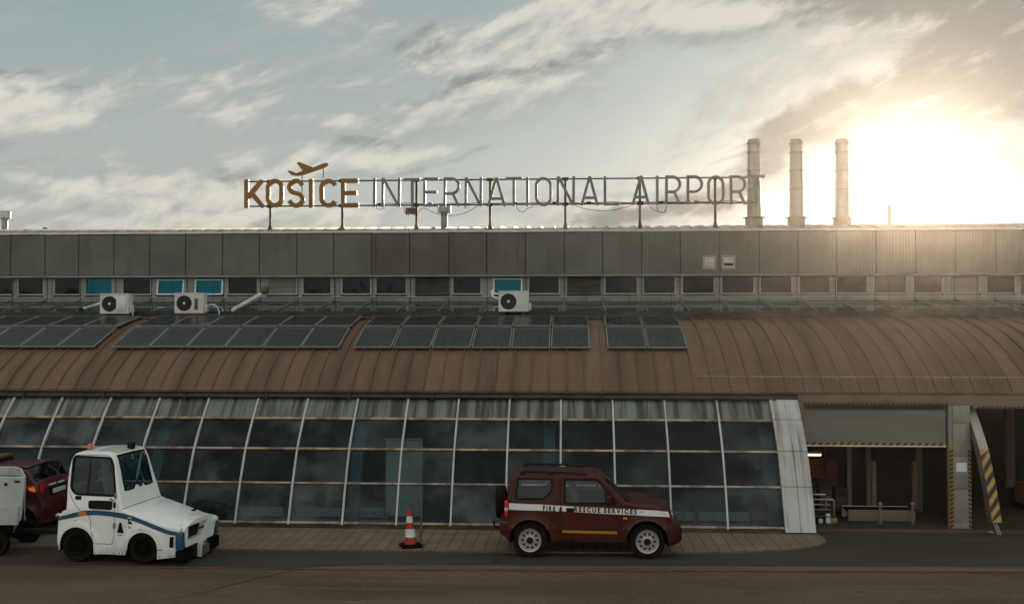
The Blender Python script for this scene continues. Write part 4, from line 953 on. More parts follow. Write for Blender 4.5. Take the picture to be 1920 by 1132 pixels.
# ------------------------------------------------------------------ solar panels
PVW = 0.955
def pv_proto(y0, z0, y1, z1):
    L = math.hypot(y1 - y0, z1 - z0); tx, tz = (y1 - y0) / L, (z1 - z0) / L; M_ = Matrix(((1, 0, 0, 0), (0, tx, -tz, 0), (0, tz, tx, 0), (0, 0, 0, 1)))
    root = thing('solar_panel', None, 'solar panel', (0, y0, z0), 0, 'solar panels on the curved roof'); w_ = PVW / 2; e = .017
    f_ = MB(); f_.box(-w_, -w_ + e, 0, L, -.035, .004, M_); f_.box(w_ - e, w_, 0, L, -.035, .004, M_); f_.box(-w_ + e, w_ - e, 0, e, -.035, .004, M_); f_.box(-w_ + e, w_ - e, L - e, L, -.035, .004, M_)
    f_.build('frame', 'pv_frame', root)
    c_ = MB()
    for i in range(6):
        for j in range(9):
            a = -w_ + e + (2 * w_ - 2 * e) * i / 6; b_ = e + (L - 2 * e) * j / 9; dx_ = (2 * w_ - 2 * e) / 6; dy_ = (L - 2 * e) / 9
            c_.add([M_ @ Vector(p) for p in ((a + .004, b_ + .004, .001), (a + dx_ - .004, b_ + .004, .001), (a + dx_ - .004, b_ + dy_ - .004, .001), (a + .004, b_ + dy_ - .004, .001))], [(0, 1, 2, 3)])
    c_.build('cells', 'pv_cells', root); MB().box(-w_ + e, w_ - e, e, L - e, -.03, -.0015, M_).build('backing', MATS.get('pv_back') or mat('pv_back', (.045, .048, .046), .3, var=.2), root)
    m2 = MB()
    for yy in (.25, L - .3): m2.box(-w_, w_, yy, yy + .05, -.08, -.036, M_)
    for xx in (-w_ * .6, w_ * .6):
        for yy in (.25, L - .3): m2.box(xx - .03, xx + .03, yy, yy + .05, -.17, -.081, M_)
    m2.build('mounting', 'steel_grey', root); return root
protos = {'lower': (pv_proto(24.72, 3.965, 25.98, 4.445), 24.72, 3.965), 'upper': (pv_proto(26.08, 4.50, 27.50, 4.775), 26.08, 4.50)}
ARR = [(-12.17, 7, -1, 'leftmost array', .985), (-11.72, 6, 1, 'second array', .982), (-5.48, 6, 1, 'third array', .995), (0.90, 2, 1, 'smallest array', .995)]
ORD = ['first', 'second', 'third', 'fourth', 'fifth', 'sixth', 'seventh']
used = set()
for x0, n_, sgn, nm, pitch in ARR:
    for row in ('lower', 'upper'):
        pr, y0, z0 = protos[row]
        for k in range(n_):
            x = x0 + sgn * pitch * (k + .5); lab = f'dark solar panel, {ORD[k]} from {"right" if sgn < 0 else "left"} in the {row} row of the {nm}'
            if row not in used: used.add(row); o = pr; o.location = (x, y0, z0); o['label'] = lab
            else: dup(pr, (x, y0, z0 + random.uniform(-.004, .004)), lab)

# ------------------------------------------------------------------ air conditioning units
def ac_unit(label):
    root = thing('fan_unit', label, 'air conditioner', (0, 0, 0), 0, 'air conditioning units along the lower roof top')
    w_, d_, h = .84, .30, .56
    cs = solid2d([[(-w_ / 2, 0), (w_ / 2, 0), (w_ / 2, h), (-w_ / 2, h)]], [arc(-w_ * .17, h * .5, .225, 0, 360, 32)[:-1]], -d_ / 2, -d_ / 2 + .03)
    cs.bbox(-w_ / 2, w_ / 2, -d_ / 2 + .03, d_ / 2, 0, h, .012); cs.build('casing', 'ac_white', root)
    MB().bbox(-w_ / 2 - .01, w_ / 2 + .01, -d_ / 2 - .012, d_ / 2 + .01, h, h + .022, .006).build('lid', 'ac_white', root)
    gx, gz_ = -w_ * .17, h * .5; g_ = MB()
    for r in (.06, .09, .12, .15, .18, .21): g_.lathe([(r - .005, -d_ / 2 - .008), (r + .005, -d_ / 2 - .008), (r + .005, -d_ / 2 + .002), (r - .005, -d_ / 2 + .002), (r - .005, -d_ / 2 - .008)], (gx, 0, gz_), 'y', 36)
    for k in range(12):
        a = 2 * math.pi * k / 12; g_.tube([(gx + .04 * math.cos(a), -d_ / 2 - .004, gz_ + .04 * math.sin(a)), (gx + .225 * math.cos(a), -d_ / 2 - .004, gz_ + .225 * math.sin(a))], .005, 5)
    g_.build('fan_grille', 'ac_grille', root)
    MB().lathe([(0, -d_ / 2 + .012), (.222, -d_ / 2 + .012), (.222, -d_ / 2 + .022)], (gx, 0, gz_), 'y', 36).build('fan_recess', 'ac_grille', root)
    MB().lathe([(0, -d_ / 2 - .016), (.030, -d_ / 2 - .014), (.042, -d_ / 2 - .004), (.042, -d_ / 2 + .01)], (gx, 0, gz_), 'y', 20).build('hub', 'ac_white', root)
    MB().bbox(w_ / 2, w_ / 2 + .07, -.10, .09, .03, .24, .02).build('valve_cover', 'ac_white', root)
    for s_ in (-1, 1): MB().bbox(s_ * .28 - .03, s_ * .28 + .03, -.2, .2, -.10, 0, .008).build('foot', 'steel_dark', root)
    return root
acs = []
for i, (px0, px1, yb, lab) in enumerate(((191, 246, 588, 'white fan unit nearest the left edge of the photo'), (331, 385, 587, 'white fan unit with a curved white hose on its right side'), (936, 991, 584, 'white fan unit under the teal window in the middle of the roof'))):
    Y = 27.86; x = (X_at(px0, yb, Y) + X_at(px1, yb, Y)) / 2; z = Z_at(px0, yb, Y)
    if i == 0: o = ac_unit(lab); o.location = (x, Y, z)
    else: o = dup(acs[0], (x, Y, z), lab)
    acs.append(o)
def fix(mb, root, name, m_): return mb.build(name, m_, root)
fix(MB().bbox(.06, .34, -.162, -.151, .06, .5, .004), acs[0], 'side_panel', 'pipe_white')
fix(MB().tube([(.46, -.02, .2), (.50, -.02, .12), (.50, -.05, -.02), (.50, -.08, -.22)], .016, 8), acs[0], 'drain_pipe', 'pipe_white')
fix(MB().bbox(.16, .26, -.156, -.151, .10, .42, .002), acs[1], 'data_plate', 'louvre')
fix(MB().tube(spline([(.48, -.02, .2), (.62, -.04, .24), (.76, -.05, .2), (.84, -.06, .06), (.86, -.08, -.06), (.85, -.1, -.16)], 4), .020, 8), acs[1], 'hose', 'pipe_white')
fix(MB().bbox(-.36, .9, -.2, -.14, -.05, -.02, .008), acs[1], 'bracket', 'steel_rust')
fix(MB().tube(spline([(-.42, 0, .36), (-.5, .02, .38), (-.6, .1, .44), (-.64, .3, .56), (-.64, .6, .62)], 4), .03, 8), acs[2], 'pipe', 'pipe_white')

# pipe runs lying on the lean-to
a, c = at(497, 551, 30.2), at(436, 585, 28.0)
d_ = thing('flue_pipe', 'slanting white insulated pipe with a dark end on the rooflight glass', 'pipe', (c.x, c.y, c.z)); A = a - c
MB().tube([(0, 0, .06), A * .45 + Vector((0, 0, .06)), A * .84 + Vector((0, 0, .06))], [.055, .06, .065], 12).build('sleeve', 'pipe_white', d_)
MB().tube([A * .80 + Vector((0, 0, .05)), A * .93 + Vector((0, 0, .08)), A + Vector((0, 0, .10))], [.03, .03, .035], 10).build('inner_pipe', 'steel_dark', d_)
MB().lathe([(0, -.16), (.10, -.14), (.13, -.04), (.10, .06), (0, .08)], A + Vector((.02, -.02, .12)), 'y', 20).build('elbow', 'steel_rust', d_)
a, c = at(192, 571, 29.0), at(152, 583, 28.05)
d_ = thing('condensate_pipe', 'short white sleeve pipe leading to the leftmost fan unit', 'pipe', (c.x, c.y, c.z)); A = a - c
MB().tube([(0, 0, .05), A + Vector((0, 0, .05))], .045, 12).build('sleeve', 'pipe_white', d_); MB().tube([-A * .06 + Vector((0, 0, .05)), A * .04 + Vector((0, 0, .05))], .055, 12).build('end_ring', 'steel_dark', d_)
# slender safety line on posts along the rooflight edge
wf = thing('safety_line', 'thin dark wires on slender rods in front of the upper windows', 'wire fence', (0, 27.95, 4.7)); x = X_at(23, 560, 27.95); k = 0
wy = 27.95; xs2 = []
while x < BR - .5:
    xs2.append(x); MB().tube([(x, wy, 4.70), (x + random.uniform(-.01, .01), wy, 5.86)], .0055, 5).build('rod', 'black_plastic', wf, world=True); x += 1.19
for z in (5.60, 5.10): MB().tube([(xx, wy, z + random.uniform(-.008, .008)) for xx in xs2], .003, 4).build('wire', 'black_plastic', wf, world=True)

# ------------------------------------------------------------------ vehicles
mat('paint_red', (0.06477, 0.009728, 0.00476), 0.5, c2=(0.04858, 0.007296, 0.003808), scale=1.2, coat=0.06, spec=.22, grime=((0.05, 0.036, 0.026), .50))
mat('paint_red_dark', (0.0663, 0.00663, 0.005802), 0.38, c2=(0.05138, 0.005802, 0.004972), scale=1.2, coat=0.25, spec=.35)
mat('paint_white', (0.83, 0.85, 0.83), 0.32, c2=(0.75, 0.77, 0.75), scale=1.1, coat=0.35, streaks=((0.42, 0.40, 0.35), 5, .35, .58, .8), grime=((0.26, 0.23, 0.18), .42))
mat('cart_paint', (0.50, 0.54, 0.53), 0.45, c2=(0.40, 0.43, 0.42), scale=1.4, streaks=((0.22, 0.20, 0.16), 4, .5, .55, .75), grime=((0.16, 0.14, 0.11), .9))
mat('stripe_white', (0.76, 0.78, 0.74), 0.4, var=.12)
mat('stripe_yellow', (0.496, 0.264, 0.024), 0.5, var=.15)
mat('stripe_blue', (0.012, 0.085, 0.145), 0.4, var=.2)
mat('seal', (0.007, 0.007, 0.006), 0.6, var=.2, spec=.15)
mat('rim_steel', (0.4836, 0.4758, 0.4446), 0.38, metal=0.45, c2=(0.351, 0.3354, 0.3042), scale=5)
mat('seat_cloth', (0.08, 0.076, 0.068), 0.9, var=.3)
mat('lamp_amber', (0.62, 0.24, 0.03), 0.25, var=.2, coat=.5)
mat('lamp_red', (0.62, 0.020, 0.012), 0.2, var=.25, coat=.6)
mat('lamp_orange', (0.72, 0.20, 0.07), 0.25, var=.2, coat=.6)
mat('lamp_clear', (0.52, 0.53, 0.50), 0.15, metal=.4, var=.3, coat=.6)
mat('beacon', (0.62, 0.13, 0.03), 0.3, var=.2, coat=.5)
mat('beige_panel', (0.42, 0.43, 0.34), 0.4, var=.12)
mat('plate_white', (0.50, 0.54, 0.52), 0.5, var=.1)
glass('car_glass', (0.80, 0.84, 0.82), 0.04, (0.9, 1, 1))
glass('screen_glass', (0.50, 0.90, 0.98), 0.085, (0.35, 0.85, 1.0))
glass('dark_glass', (0.32, 0.36, 0.35), 0.032, (0.9, 1, 1))

class Shell:
    """car-like body: two bent side sheets joined by a strip that runs over the top"""
    def __init__(s, chain, bottom, yfun, r=0.05, crown=lambda x, z: 0.02, holes=(), step=0.06, ret=0.03):
        s.c = [Vector(p) for p in chain]; s.bot = bottom; s.yf = yfun; s.r = r; s.crown = crown; s.holes = holes; s.step = step; s.ret = ret
        n = len(s.c); s.n = []
        for i in range(n):
            t = (s.c[min(i + 1, n - 1)] - s.c[max(i - 1, 0)]).normalized(); s.n.append(Vector((-t.y, t.x)))
        s.inset = [s.c[i] - s.n[i] * r for i in range(n)]
    def sides(s):
        poly = [tuple(p) for p in s.inset] + list(s.bot)
        V, T = tri2d([poly], s.holes, s.step); mb = MB()
        for sg_2 in (-1, 1):
            vs = [(x, sg_2 * s.yf(x, z), z) for x, z in V]; m_ = len(vs)
            iv = [(x, sg_2 * (s.yf(x, z) - s.ret), z) for x, z in V]
            mb.add(vs + iv, [t if sg_2 < 0 else t[::-1] for t in T] + [(b_, a, a + m_, b_ + m_) if sg_2 < 0 else (a, b_, b_ + m_, a + m_) for a, b_ in border(T)])
        return mb
    def strip(s, i0, i1, sel=None, ny=10, off=0.0):
        """faces over the top from chain point i0 to i1; sel(i, y, w) keeps a face"""
        mb = MB(); rows = []
        for i in range(i0, i1 + 1):
            p = s.c[i]; w = s.yf(*s.inset[i]); r = s.r; row = []
            half = [(w - r * (1 - math.cos(R(a))), -r + r * math.sin(R(a))) for a in (0, 22.5, 45, 67.5, 90)]
            wi = w - r; k = s.crown(p.x, p.y)
            mid = [(wi * (1 - 2 * j / ny), k * (1 - (1 - 2 * j / ny) ** 2)) for j in range(1, ny)]
            for y, o in half + mid + [(-a, b_) for a, b_ in half[::-1]]:
                q_ = p + s.n[i] * (o + off); row.append((q_.x, y, q_.y))
            rows.append(row)
        n = len(rows[0]); mb.v = [p for row in rows for p in row]
        for i in range(len(rows) - 1):
            for j in range(n - 1):
                if sel is None or sel(i0 + i, (rows[i][j][1] + rows[i][j + 1][1]) / 2, s.yf(*s.inset[i0 + i])): mb.f.append((i * n + j, i * n + j + 1, (i + 1) * n + j + 1, (i + 1) * n + j))
        return mb
    def decal(s, poly, off=0.003, sides=(-1,), step=0.08, holes=(), thick=0.0):
        V, T = tri2d([poly], holes, step); mb = MB()
        for sg_2 in sides:
            vs = [(x, sg_2 * (s.yf(x, z) + off), z) for x, z in V]; m_ = len(vs); fs = [t if sg_2 < 0 else t[::-1] for t in T]
            if thick:
                vs += [(x, sg_2 * (s.yf(x, z) + off - thick), z) for x, z in V]; fs += [(b_, a, a + m_, b_ + m_) for a, b_ in border(T)]
            mb.add(vs, fs)
        return mb
    def line(s, path, w=0.010, off=0.002, sides=(-1, 1)): return s.decal(stroke(path, w), off, sides, 0.08)
    def text(s, body, size, width, x, z, slope=0.0, off=0.006, bold=0.0, space=1.0):
        t = text_mesh(body, size, width, .002, bold, space); c, s_ = math.cos(slope), math.sin(slope); vs = []
        for a, y, b_ in t.v:
            xx, zz2 = x + a * c - b_ * s_, z + a * s_ + b_ * c; vs.append((xx, -(s.yf(xx, zz2) + off) + y, zz2))
        t.v = vs; return t
    def ring(s, poly, w, off=0.004, sides=(-1, 1)):
        o, i = stroke(poly, w, True); A = (o, i) if abs(sum(o[k][0] * o[(k + 1) % len(o)][1] - o[(k + 1) % len(o)][0] * o[k][1] for k in range(len(o)))) > abs(sum(i[k][0] * i[(k + 1) % len(i)][1] - i[(k + 1) % len(i)][0] * i[k][1] for k in range(len(i)))) else (i, o)
        return s.decal(A[0], off, sides, 0.08, [A[1]], .012)

def tyre_mesh(r, w, x, y):
    mb = MB(); h = w / 2; q_ = r * .66
    mb.lathe([(q_, -h * .8), (r * .80, -h), (r * .95, -h * .96), (r, -h * .72), (r, -h * .30), (r - .010, -h * .28), (r - .010, -h * .18), (r, -h * .16), (r, h * .16), (r - .010, h * .18), (r - .010, h * .28), (r, h * .30), (r, h * .72), (r * .95, h * .96), (r * .80, h), (q_, h * .8), (q_, -h * .8)], (x, y, r), 'y', 40)
    return mb
def steel_rim(r, x, y, z, s_, dish=.03):
    """pressed steel rim with a ring of round holes, facing s_"""
    q_ = r * .655
    hol = [[(x + r * .43 * math.cos(2 * math.pi * k / 10) + .026 * math.cos(a), z + r * .43 * math.sin(2 * math.pi * k / 10) + .026 * math.sin(a)) for a in [2 * math.pi * j / 10 for j in range(10)]] for k in range(10)]
    V, T = tri2d([arc(x, z, q_ * .90, 0, 360, 40)[:-1]], hol); mb = MB(); n = len(V)
    def yy(p): d_ = math.hypot(p[0] - x, p[1] - z) / q_; return y + s_ * (.0 if d_ > .6 else .018)
    mb.add([(a, yy((a, b_)), b_) for a, b_ in V] + [(a, yy((a, b_)) - s_ * .02, b_) for a, b_ in V], T + [(b_, a, a + n, b_ + n) for a, b_ in border(T)])
    mb.lathe([(q_ * .88, s_ * .0), (q_ * .93, s_ * .035), (q_ * 1.0, s_ * .045), (q_ * 1.03, s_ * .03), (q_ * 1.0, -s_ * .02)], (x, y, z), 'y', 40)
    mb.lathe([(r * .30, s_ * .0), (r * .27, s_ * .028), (r * .22, s_ * .034), (r * .18, s_ * .03)], (x, y, z), 'y', 24); return mb
def wheel(root, r, w, x, y, s_, kind):
    t = tyre_mesh(r, w, x, y).build('wheel', 'tyre', root); ye = y + s_ * w * .34
    if kind == 'steel':
        steel_rim(r, x, ye, r, s_).build('rim', 'rim_steel', t)
        MB().lathe([(r * .19, s_ * .0), (r * .19, s_ * .05), (r * .14, s_ * .065), (0, s_ * .067)], (x, ye, r), 'y', 20).build('hub', 'black_plastic', t)
    elif kind == 'alloy':
        q_ = r * .67; polys = []
        for k in range(5):
            a = 2 * math.pi * k / 5 + .3
            polys.append([(x + q_ * .95 * math.cos(a + d_), r + q_ * .95 * math.sin(a + d_)) for d_ in (-.22, .22)] + [(x + q_ * .2 * math.cos(a + d_), r + q_ * .2 * math.sin(a + d_)) for d_ in (.75, -.75)])
        polys.append(arc(x, r, q_ * .28, 0, 360, 20)[:-1]); hub_h = arc(x, r, q_ * .88, 0, 360, 40)[:-1]
        mb = solid2d(polys, [], ye - .012, ye + .012); rg = solid2d([arc(x, r, q_, 0, 360, 40)[:-1]], [hub_h], ye - .02, ye + .02); mb.add(rg.v, rg.f); mb.build('rim', 'rim_steel', t)
    else:
        MB().lathe([(r * .66, 0), (r * .60, s_ * .01), (r * .34, -s_ * .02), (r * .3, s_ * .02), (0, s_ * .03)], (x, ye, r), 'y', 28).build('rim', 'black_rubber', t)
    MB().lathe([(r * .66, 0), (r * .3, 0), (0, 0)], (x, y - s_ * .02, r), 'y', 24).build('disc', 'black_rubber', t)
    return t
def liner(mb, cx_, cz, rr, yo, yi):
    """wheel arch lining on both sides"""
    for s_ in (-1, 1):
        A = arc(cx_, cz, rr, -15, 195, 20); n = len(A)
        mb.add([(x, s_ * yo, z) for x, z in A] + [(x, s_ * yi, z) for x, z in A], [(i, i + 1, n + i + 1, n + i) for i in range(n - 1)])
        mb.add([(x, s_ * yi, z) for x, z in A] + [(cx_, s_ * yi, cz)], [(i, i + 1, n) for i in range(n - 1)])
    return mb
def sm(t): t = min(max(t, 0), 1); return t * t * (3 - 2 * t)
def seat(root, x, y, z, h=.62, m_='seat_cloth'):
    mb = MB().bbox(x - .22, x + .24, y - .22, y + .22, z, z + .16, .05); Mx = Matrix.Translation((x - .22, y, z + .12)) @ Matrix.Rotation(R(-14), 4, 'Y'); mb.bbox(-.07, .07, -.21, .21, 0, h, .05, Mx)
    mb.bbox(-.05, .06, -.11, .11, h + .02, h + .18, .03, Mx); return mb.build('seat', m_, root)

# --- red four wheel drive -----------------------------------------------------------------
def J(zx, zy): return ((860 + zx / 4 - 1103.25) / 96.5, (1046 - (840 + zy / 4)) / 96.5)
JR, JF = J(537, 712)[0], J(1410, 718)[0]; WR = 0.335
def jy(x, z):
    w = .765
    if z > 1.03: w -= (z - 1.03) * .19
    if z < .42: w -= (.42 - z) * .12
    w -= .004 * sm((z - .60) / .02) * sm((.98 - z) / .02) * -1
    if x > 1.25: w -= (x - 1.25) ** 2 * .22
    if x < -1.25: w -= (-1.25 - x) ** 2 * .45
    for cx_ in (JR, JF):
        d_ = math.hypot(x - cx_, z - WR); w += .030 * sm((.55 - d_) / .11) * (1 if z < 1.0 else 0)
    if .50 < z < .62: w += .012 * sm((z - .50) / .03) * sm((.62 - z) / .03)
    return w
ch_pts = [J(318, 660), J(314, 600), J(322, 552), J(352, 536), J(362, 470), J(366, 410), J(376, 315), J(388, 262), J(402, 238), J(436, 223), J(520, 218), J(760, 218), J(980, 221), J(1048, 228), J(1074, 240), J(1104, 266), J(1165, 324), J(1215, 376), J(1246, 409), J(1290, 420), J(1400, 433), J(1500, 449), J(1560, 462), J(1584, 475), J(1596, 508), J(1602, 558), J(1640, 572), J(1652, 600), J(1652, 640), J(1620, 700)]
JCH = []
for i in range(len(ch_pts) - 1):
    a, b_ = Vector(ch_pts[i]), Vector(ch_pts[i + 1]); k = max(1, int((b_ - a).length / .09))
    JCH += [tuple(a + (b_ - a) * j / k) for j in range(k)]
JCH.append(ch_pts[-1])
JBOT = [J(1570, 700)] + arc(JF, WR, .405, -4, 184, 20) + [J(1235, 690), J(720, 690)] + arc(JR, WR, .405, -4, 184, 20) + [J(385, 690), J(335, 672)]
jw1 = round_poly([J(443, 244), J(697, 244), J(706, 300), J(682, 352), J(640, 388), J(440, 390), J(432, 376)], .05)
jw2 = round_poly([J(797, 246), J(1046, 249), J(1092, 305), J(1180, 408), J(1174, 418), J(797, 416)], .035)
jm = Shell(JCH, JBOT, jy, .032, lambda x, z: .022 if z > .8 else .05, [jw1, jw2], .055)
jc = thing('four_wheel_drive', 'dark red three door four wheel drive with a white FIRE & RESCUE SERVICES stripe', 'car', (X_at(1103.25, 1046, 19.33), 20.10, 0.006))
body = jm.sides().build('body', 'paint_red', jc, angle=30)
ia = max(i for i, p in enumerate(JCH) if p[1] > J(0, 246)[1] and p[0] > .0); ib = max(i for i, p in enumerate(JCH) if p[1] >= J(0, 409)[1] - .001)
ir = max(i for i, p in enumerate(JCH) if p[0] < -.9 and p[1] < J(0, 300)[1])
jm.strip(0, ia).build('roof_and_tailgate', 'paint_red', jc)
jm.strip(ib, len(JCH) - 1).build('bonnet', 'paint_red', jc)
jm.strip(ia, ib, lambda i, y, w: i in (ia, ib - 1) or abs(y) > w - .13).build('windscreen_frame', 'paint_red', jc)
jm.strip(ia + 1, ib - 1, lambda i, y, w: abs(y) < w - .10, off=-.006).build('windscreen', 'car_glass', jc)
for nm, pl2, lab in (('side_window', jw1, 'rear side window with rounded lower corner'), ('side_window', jw2, 'front door window')):
    for sd in (-1, 1):
        gw = jm.decal(pl2, -.014, (sd,)).build(nm, 'car_glass', jc); gw['label'] = lab
        jm.ring(pl2, .035, .004, (sd,)).build('rubber_seal', 'seal', gw)
bk2 = MB().box(-1.52, -1.50, -.50, .50, J(0, 390)[1], J(0, 250)[1]); bk2.build('rear_window', 'dark_glass', jc)
st = [J(378, 422), J(600, 427), J(860, 440), J(1100, 448), J(1300, 455), J(1480, 463), J(1566, 472)]; sb_ = [J(1578, 512), J(1480, 506), J(1300, 498), J(1100, 492), J(860, 480), J(600, 473), J(378, 470)]
for sd in (-1, 1): jm.decal(st + sb_, .004, (sd,)).build('white_stripe', 'stripe_white', jc)
sl_ = -math.atan2(22, 620)
for body_, z0, z1, zy in (('FIRE &', 634, 782, 457), ('RESCUE', 868, 1063, 463), ('SERVICES', 1087, 1333, 470.5)):
    x, z = J((z0 + z1) / 2, zy); jm.text(body_, .098, (z1 - z0) / 386, x, z, sl_, .0065, .004, 1.45).build('lettering', 'seal', jc)
jm.decal([J(1347, 477), J(1352, 473), J(1362, 472), J(1372, 469), J(1384, 472), J(1392, 476), J(1392, 480), J(1352, 480)], .0065).build('emblem', 'steel_grey', jc)
for a, c in ((1402, 1440), (1446, 1486), (1500, 1545)): jm.decal([J(a, 483), J(c, 484.5), J(c, 489), J(a, 487.5)], .0065).build('small_print', mat('print_grey', (.36, .42, .46), .6) if 'print_grey' not in MATS else 'print_grey', jc)
for sd in (-1, 1): jm.decal([J(778, 615), J(1186, 620), J(1186, 641), J(778, 636)], .004, (sd,)).build('yellow_bar', 'stripe_yellow', jc)
for sd in (-1, 1):
    gp = jm.line([J(763, 236), J(765, 690)], .011, .002, (sd,)); g2 = jm.line([J(1050, 240), J(1105, 295), J(1196, 415), J(1215, 440), J(1218, 600), J(1205, 688)], .011, .002, (sd,)); g3 = jm.line([J(763, 236), J(1050, 240)], .008, .002, (sd,)); g4 = jm.line([J(372, 420), J(440, 418)], .006, .002, (sd,)); g5 = jm.line([J(1222, 440), J(1250, 438), J(1420, 452), J(1560, 476)], .008, .002, (sd,))
    for m2 in (g2, g3, g4, g5): gp.add(m2.v, m2.f)
    gp.build('door_gaps', 'seal', jc)
for sd in (-1, 1): jm.decal(round_poly([J(808, 451), J(866, 451), J(866, 482), J(808, 482)], .02), .006, (sd,), thick=.01).build('door_handle', 'seal', jc)
for sd in (-1, 1): jm.decal(round_poly([J(1232, 515), J(1262, 515), J(1262, 532), J(1232, 532)], .01), .006, (sd,)).build('side_marker', 'lamp_orange', jc)
for a, c, h0 in ((470, 700, .0), (1000, 1230, .0)): pass
for sd in (-1, 1): jm.decal([J(690, 600), J(1245, 600), J(1245, 612), J(690, 612)], .012, (sd,), thick=.012).build('side_moulding', 'paint_red', jc)
for sd in (-1, 1): jm.decal([J(700, 655), J(1240, 655), J(1240, 692), J(700, 692)], .006, (sd,)).build('sill', 'paint_red_dark', jc)
# flares, liners, chassis
for cx_ in (JR, JF):
    for sd in (-1, 1):
        fl = MB(); A = arc(cx_, WR, .405, -2, 182, 24); B = arc(cx_, WR, .455, -2, 182, 24); n = len(A)
        fl.add([(x, sd * (jy(x, z) + .012), z) for x, z in A] + [(x, sd * (jy(x, z) + .006), z) for x, z in B] + [(x, sd * (jy(x, z) - .03), z) for x, z in A], [(i, i + 1, n + i + 1, n + i) for i in range(n - 1)] + [(i, i + 1, 2 * n + i + 1, 2 * n + i) for i in range(n - 1)])
        fl.build('arch_trim', 'paint_red_dark', jc)
lm = liner(liner(MB(), JR, WR, .405, .76, .45), JF, WR, .405, .76, .45); lm.box(-1.5, 1.55, -.45, .45, .34, .60); lm.box(-.70, .70, -.70, .70, .38, .52); lm.build('underbody', 'black_rubber', jc)
un = MB().tube([(JR, -.6, WR), (JR, .6, WR)], .06, 10).tube([(JF, -.6, WR), (JF, .6, WR)], .06, 10); un.tube([(-.65, -.55, .33), (-.30, -.52, .30), (-.1, -.5, .36)], .03, 6); un.bbox(-.3, .25, -.35, .2, .24, .40, .04); un.tube([(.6, -.55, .36), (.75, -.56, .28), (1.0, -.56, .30)], .03, 6); un.build('axles', 'black_plastic', jc)
for x in (JR, JF):
    for sd in (-1, 1): wheel(jc, WR, .20, x, sd * .685, sd, 'steel')
# rear: spare wheel, lamps, bumper, tow bar
sp = MB(); cz = J(0, 465)[1]; xs_ = J(300, 465)[0]
sp.lathe([(.20, -.09), (.27, -.10), (.315, -.085), (.322, -.05), (.322, .05), (.315, .085), (.27, .10), (.2, .09)], (xs_ - .0, .06, cz), 'x', 40)
spw = sp.build('spare_wheel', 'tyre', jc); MB().lathe([(0, -.06), (.12, -.075), (.205, -.08), (.205, .08), (0, .085)], (xs_, .06, cz), 'x', 32).build('spare_rim', 'rim_steel', spw)
MB().box(xs_ + .06, xs_ + .18, -.02, .14, cz - .06, cz + .06).build('spare_bracket', 'black_plastic', jc)
tl_ = [J(352, 405), J(371, 408), J(371, 518), J(352, 518)]
for sd in (-1, 1):
    x0, z0 = J(350, 520); MB().bbox(x0 - .012, x0 + .055, sd * .70 - .06, sd * .70 + .035 * (1 if sd < 0 else 1), z0, z0 + .30, .012).build('tail_lamp', 'lamp_red', jc)
    MB().bbox(x0 - .014, x0 + .056, sd * .70 - .062, sd * .70 + .037, z0 + .11, z0 + .17, .006).build('reverse_lamp', 'plate_white', jc)
rb = MB(); x0, z0 = J(314, 560); rb.bbox(x0 - .02, x0 + .16, -.74, .74, J(0, 650)[1], J(0, 556)[1], .035); rb.build('rear_bumper', 'paint_red_dark', jc)
tb_ = MB(); a, c, d_ = J(244, 632), J(250, 655), J(395, 686); tb_.tube([(a[0], .0, a[1]), (c[0], .0, c[1]), (d_[0], 0, d_[1])], .024, 8); tb_.lathe([(0, -.03), (.028, -.02), (.028, .03), (0, .04)], (a[0], 0, a[1] + .02), 'z', 12); tb_.build('tow_bar', 'black_plastic', jc)
# front: bumper guard, lamps, grille
fb = MB(); x0, z1 = J(1598, 580); x1, z0 = J(1658, 730)
pf = [J(1568, 655), J(1602, 618), J(1648, 590), J(1668, 600), J(1668, 682), J(1646, 704), J(1605, 728), J(1566, 736)]
fb.prism(pf, -.68, .68); fb.build('front_bumper', 'black_plastic', jc)
for sd in (-1, 1):
    fx, fz = J(1600, 520); MB().bbox(fx - .05, fx + .012, sd * .60 - .10, sd * .60 + .10, fz - .09, fz + .09, .03).build('headlamp', 'lamp_clear', jc)
    jm.decal(round_poly([J(1576, 486), J(1592, 492), J(1600, 545), J(1580, 548)], .01), .006, (sd,)).build('corner_lamp', 'dark_gap', jc)
gx_, gz2 = J(1600, 520); MB().bbox(gx_ - .03, gx_ + .012, -.46, .46, gz2 - .08, gz2 + .08, .02).build('grille', 'black_plastic', jc)
